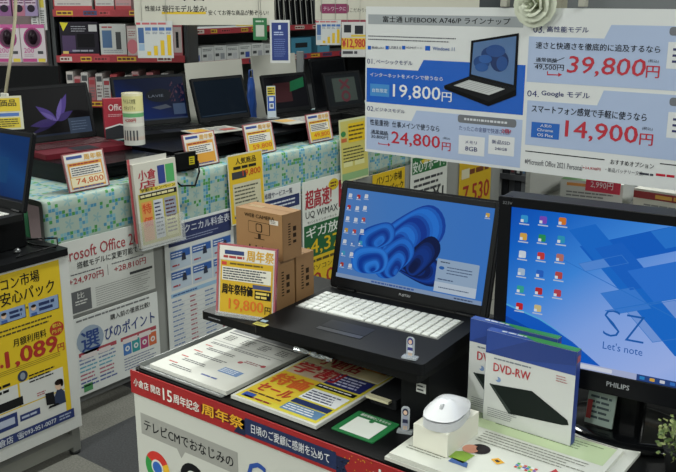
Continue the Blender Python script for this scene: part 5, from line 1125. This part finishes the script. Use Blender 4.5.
def blu(s): s.R_('23346e', .09, .06, .91, .94, 1); s.R_('b4bccc', .43, .12, .55, .22, 2); s.L_('9aa4c4', .2, .26, .8, .36, 2, 2, .5, 2); s.L_('6a78a8', .2, .42, .8, .86, 9, 3, .25, 2)
hung(4.4, (270, 20, 290, 63), 'b4b6b6', 'poster_card', 'narrow navy poster card with a white border above the green reflecting laptop', blu)
def sg2(s):
    s.C(230, 0); a = s.q(355, 15, 468, 53); s.mr('7a2a52', *a, 1, .015); s.t_('テレワークに', 'c4b0bc', 368, 24, 456, 44, .015); s.t_('こだわりの', '2a2b30', 472, 30, 545, 50, .0); s.mr('8a3a4c', s.b[0], s.b[1], s.b[2], s.b[1] + .012, 1)
hung(4.9, (315, -45, 480, 22), 'bab8ac', 'hanging_sign', 'cream sign with a magenta pill heading behind the top of the price list', sg2)
hung(4.85, (316, 20, 341, 45), 'b9bcbc', 'chart_poster', 'smaller bar chart poster left of the 12,980 yen panel', chart)
def p12(s):
    s.R_('2c2e33', .1, .08, .4, .3, 1); s.R_('2c2e33', .55, .1, .9, .34, 1); s.R_('c0a838', .4, .36, 1, .42, 1); s.R_('c9a83a', .0, .45, 1, .78, 1); s.T_('¥12,980', 'a82230', .02, .47, .98, .76, .04); s.L_('3a3a40', .05, .82, .7, .92, 1, 3, .8)
hung(4.8, (341.5, 22, 365.5, 57), 'b8b8b8', 'price_sign', 'price panel reading 12,980 yen left of the big price list', p12)

# ================================================================== right background
B3_ = frame((0, 5.5, 0), 0)
g3 = loc(B3_, 470, 185)[0]
zc = loc(B3_, 540, 200)[1]
gondola('wall_shelf', 'dark shelving behind the big price list, filled with disc cases', B3_, g3, 2.2, [.3, zc - .02, zc + .32, 1.38], .35, 1.9, rail='3c3e42', railcol=False)
rd = random.Random(12)
x = g3 + .01; i = 0
while x < g3 + 1.35:
    w = rd.uniform(.022, .05); h = rd.uniform(.2, .27); c = ('1a1b1e', '26282c', '3a3d42', '8a8c8c', '141518', '2a3f5a', '1f2023', '55585c')[rd.randrange(8)]
    s = Sheet(shift(B3_, 0, 0, -.01 - rd.uniform(0, .02)), (x, zc - .018, x + w - .003, zc - .018 + h), t=.2, base=c, pxbox=False); s.R_(('9a9c9c', '4a6a8a', '6a3038')[i % 3], .25, .1, .75, .25, 1)
    tag(s.done('disc_case'), 'dark upright case in the row seen below the big price list', 'case', 'disc cases behind the price list'); x += w; i += 1
x = g3 - .0; i = 0
x = loc(B3_, 352, 6)[0]; xe = loc(B3_, 676, 6)[0]
gondola('wall_shelf', 'far shelving whose top row of packs shows just above the big price list', frame((0, 6.2, 0), 0), -4.6, 2.3, [1.36], .3, 1.75, rail='5c5e60', railcol=False)
B4 = frame((0, 6.2, 0), 0); x = -4.5; labs = ['pack with yellow label on the far shelf above the price list']
while x < 2.2:
    w = rd.uniform(.1, .24); h = rd.uniform(.14, .26); c = ('b4a03a', '24262a', '9a9c9a', '3a3c40', 'b0b2b0', '8a3a40', '5a6a5a')[i % 7]
    def f(s, i=i): s.R_(('c9b040', 'b8b8b4', '2a2c30', 'c9b040')[i % 4], .15, .2, .85, .5, 1); s.L_('1c1d20', .2, .24, .8, .46, 2, i, .6, 2); s.L_('8a8c90', .1, .6, .9, .9, 3, i)
    pbox(B4, (x, 1.361, x + w - .006, 1.361 + h), .2, 'far_pack', 'pack in the far row seen just above the big price list', c, f, px=False, cat='pack', group='far packs above the price list'); x += w; i += 1
# pale post
q = at(546, 190, 1, 5.0); m = MB(); m.rbox(q.x - .045, 4.95, .0, q.x + .045, 5.04, 2.8, .01, mat('8f8d7c')); tag(m.build('post'), 'pale beige post standing in front of the dark disc case shelves', 'post')
# white shelf with boxes behind the monitor
TY = 2.0
r = root('display_shelf', RM((-.93, TY, 0), 0), 'white display shelf behind the monitor, carrying boxes', 'shelf')
kw = mat('a9aaa6', rough=.5); SZ_ = 1.0
m = MB(); m.box(.0, 0, SZ_ - .025, 1.3, .42, SZ_, kw); m.build('shelf_board', r, bevel=.002)
m = MB(); m.box(.0, .02, .0, .02, .42, SZ_ - .025, kw); m.build('side_panel', r)
m = MB(); m.box(1.28, .02, .0, 1.3, .42, SZ_ - .025, kw); m.build('side_panel', r)
m = MB(); m.box(.02, .4, .0, 1.28, .42, SZ_ - .025, kw); m.build('back_panel', r)
m = MB(); m.box(.0, .0, SZ_ + .0, .012, .42, SZ_ + .25, kw); m.build('divider', r)
m = MB(); m.box(.02, .02, .5, 1.28, .4, .52, kw); m.build('shelf_board', r)
def bx(x, y, w, h, d, base, name, label, paint, side='a8a8a4', top='b0b2b0', yaw=0, z=SZ_ + .001, cat='box', toppaint=None):
    M = frame((x, y, z), yaw); s = Sheet(M, (0, 0, w, h), t=d, base=base, pxbox=False); paint(s)
    Mt = M @ frame((0, 0, 0), 0); s.face(M @ Matrix(((1, 0, 0, 0), (0, 0, 1, h), (0, -1, 0, 0), (0, 0, 0, 1)))); s.b = (0, 0, w, d)
    if toppaint: toppaint(s)
    return tag(s.done(name), label, cat)
q = at(618, 212, 2, SZ_)
bx(-.85, 2.03, .15, .062, .2, 'b0b2ae', 'goods_box', 'white carton with orange and green marks right above the monitor edge', lambda s: (s.R_('c08040', .1, .1, .95, .22, 1), s.L_('6a6c6c', .1, .4, .9, .8, 3, 3)), toppaint=lambda s: (s.fl([(.0, 0), (.08, 0), (.06, .07), (0, .09)], '5c8a58', 1), s.L_('7a7c7c', .4, .1, .9, .3, 2, 3)), yaw=8)
bx(-.67, 2.035, .26, .062, .16, 'a9a89e', 'goods_box', 'beige carton with a red and gold band, behind the right part of the monitor', lambda s: (s.R_('7a2a2c', .0, .08, 1, .35, 1), s.L_('b58a3a', .2, .12, .98, .32, 1, 5, .7, 2), s.L_('6a6c6c', .1, .5, .9, .9, 3, 5)), yaw=-4)
bx(-.735, 2.27, .13, .10, .08, '2a4a94', 'goods_box', 'blue pack with a pink corner standing behind the cartons', lambda s: (s.R_('3a5aa8', .1, .2, .7, .6, 1), s.R_('a0507a', .75, .1, 1, .5, 1)), yaw=0)
bx(-.59, 2.25, .08, .11, .08, 'b09a4a', 'goods_box', 'yellow patterned pack next to the blue pack behind the cartons', lambda s: (s.R_('8a3a30', .2, .2, .5, .5, 1), s.R_('d0c070', .5, .5, .9, .9, 1)))
bx(-.505, 2.24, .09, .12, .08, 'a99a7a', 'goods_box', 'tan pack with dark stripes at the right, behind the cartons', lambda s: (s.R_('2a2024', .1, .1, .3, .9, 1), s.R_('2a2024', .5, .1, .65, .9, 1)))
s = Sheet(frame(at(585, 190.5, 1, 2.0 - .02), 0, 5), (0, 0, .083, .034), t=.003, base='b42840', pxbox=False); s.T_('2,990円', 'cbb8bc', .15, .25, .8, .75, .01); q = s
tag(s.done('price_tag'), 'small red price tag reading 2,990 hanging below the price list', 'price tag')
m = MB(); 

# ================================================================== room
def struct(o): o['kind'] = 'structure'; return o
def floor_mat():
    m = bpy.data.materials.new('carpet_tiles'); m.use_nodes = True; nt = m.node_tree; b = nt.nodes['Principled BSDF']; b.inputs['Roughness'].default_value = .95
    tc = nt.nodes.new('ShaderNodeTexCoord'); mp_ = nt.nodes.new('ShaderNodeMapping'); mp_.inputs['Location'].default_value = (.12, .22, 0); ck = nt.nodes.new('ShaderNodeTexChecker'); ck.inputs['Scale'].default_value = 2.2
    ck.inputs['Color1'].default_value = (*lin(hx('37383a')), 1); ck.inputs['Color2'].default_value = (*lin(hx('66655f')), 1)
    nz = nt.nodes.new('ShaderNodeTexNoise'); nz.inputs['Scale'].default_value = 160; mx = nt.nodes.new('ShaderNodeMix'); mx.data_type = 'RGBA'; mx.blend_type = 'OVERLAY'; mx.inputs[0].default_value = .6
    nt.links.new(tc.outputs['Object'], mp_.inputs[0]); nt.links.new(mp_.outputs[0], ck.inputs['Vector']); nt.links.new(tc.outputs['Object'], nz.inputs['Vector']); nt.links.new(ck.outputs[0], mx.inputs[6]); nt.links.new(nz.outputs['Fac'], mx.inputs[7]); nt.links.new(mx.outputs[2], b.inputs['Base Color'])
    return m
X0_, X1_, Y0_, Y1_, ZC = -6.6, 3.2, -2.6, 7.6, 2.8
m = MB(); m.box(X0_, Y0_, -.1, X1_, Y1_, 0, floor_mat()); struct(m.build('floor'))
m = MB(); m.box(X0_, Y0_, ZC, X1_, Y1_, ZC + .1, mat('c9c9c4', rough=.8)); struct(m.build('ceiling'))
wm = mat('b4b4ac', rough=.8, noise=.05)
for nm, q in (('wall_left', (X0_ - .1, Y0_, 0, X0_, Y1_, ZC)), ('wall_right', (X1_, Y0_, 0, X1_ + .1, Y1_, ZC)), ('wall_back', (X0_, Y1_, 0, X1_, Y1_ + .1, ZC)), ('wall_front', (X0_, Y0_ - .1, 0, X1_, Y0_, ZC))):
    m = MB(); m.box(*q, wm); struct(m.build(nm))
# ceiling fittings with tubes
lr = None
for (lx, ly) in ((-4.6, 1.2), (-4.6, 4.4), (-1.9, -.6), (-1.9, 2.5), (-1.9, 5.6), (1.0, .9), (1.0, 4.0), (-.5, -1.7), (-3.3, -1.7)):  # last two fittings added unseen on the camera side to brighten upright faces
    M = RM((lx, ly, ZC - .07), 90)
    r = root('ceiling_light', M, 'white twin tube ceiling light above the shop floor', 'ceiling light', 'twin tube ceiling lights')
    m = MB(); m.box(-.62, -.11, .03, .62, .11, .069, mat('d0d0cc')); m.build('housing', r)
    for y in (-.06, .06):
        m = MB(); m.T = Matrix.Translation((0, y, .012)) @ Matrix.Rotation(R(90), 4, 'Y'); m.lathe([(.013, -.6), (.0135, -.59), (.0135, .59), (.013, .6)], (0, 0, 0), mat('f4f6ee', em=6), 12); m.build('tube', r)
    la = bpy.data.lights.new('tube_light', 'AREA'); la.shape = 'RECTANGLE'; la.size = 1.2; la.size_y = .2; la.energy = 58; la.color = (.96, 1, .95)
    lo = bpy.data.objects.new('tube_light', la); COL.objects.link(lo); lo.location = (lx, ly, ZC - .095); lo.rotation_euler = (0, 0, R(90))
w = bpy.data.worlds.new('World'); SC.world = w; w.use_nodes = True; w.node_tree.nodes['Background'].inputs[0].default_value = (.5, .52, .55, 1); w.node_tree.nodes['Background'].inputs[1].default_value = .05
# ------------------------------------------------------------------ camera
cd = bpy.data.cameras.new('camera'); cam = bpy.data.objects.new('camera', cd); COL.objects.link(cam)
cd.sensor_fit = 'HORIZONTAL'; cd.sensor_width = 36; cd.lens = 36 * F / 676; cd.clip_start = .02
cam.location = CAM; cam.rotation_euler = (R(90) - PITCH, 0, HEAD)
SC.camera = cam
vs_ = SC.view_settings; SC.display_settings.display_device = 'sRGB'
vs_.view_transform = 'Standard'; vs_.look = 'None'; vs_.gamma = 1; vs_.exposure = -.3; vs_.use_curve_mapping = False
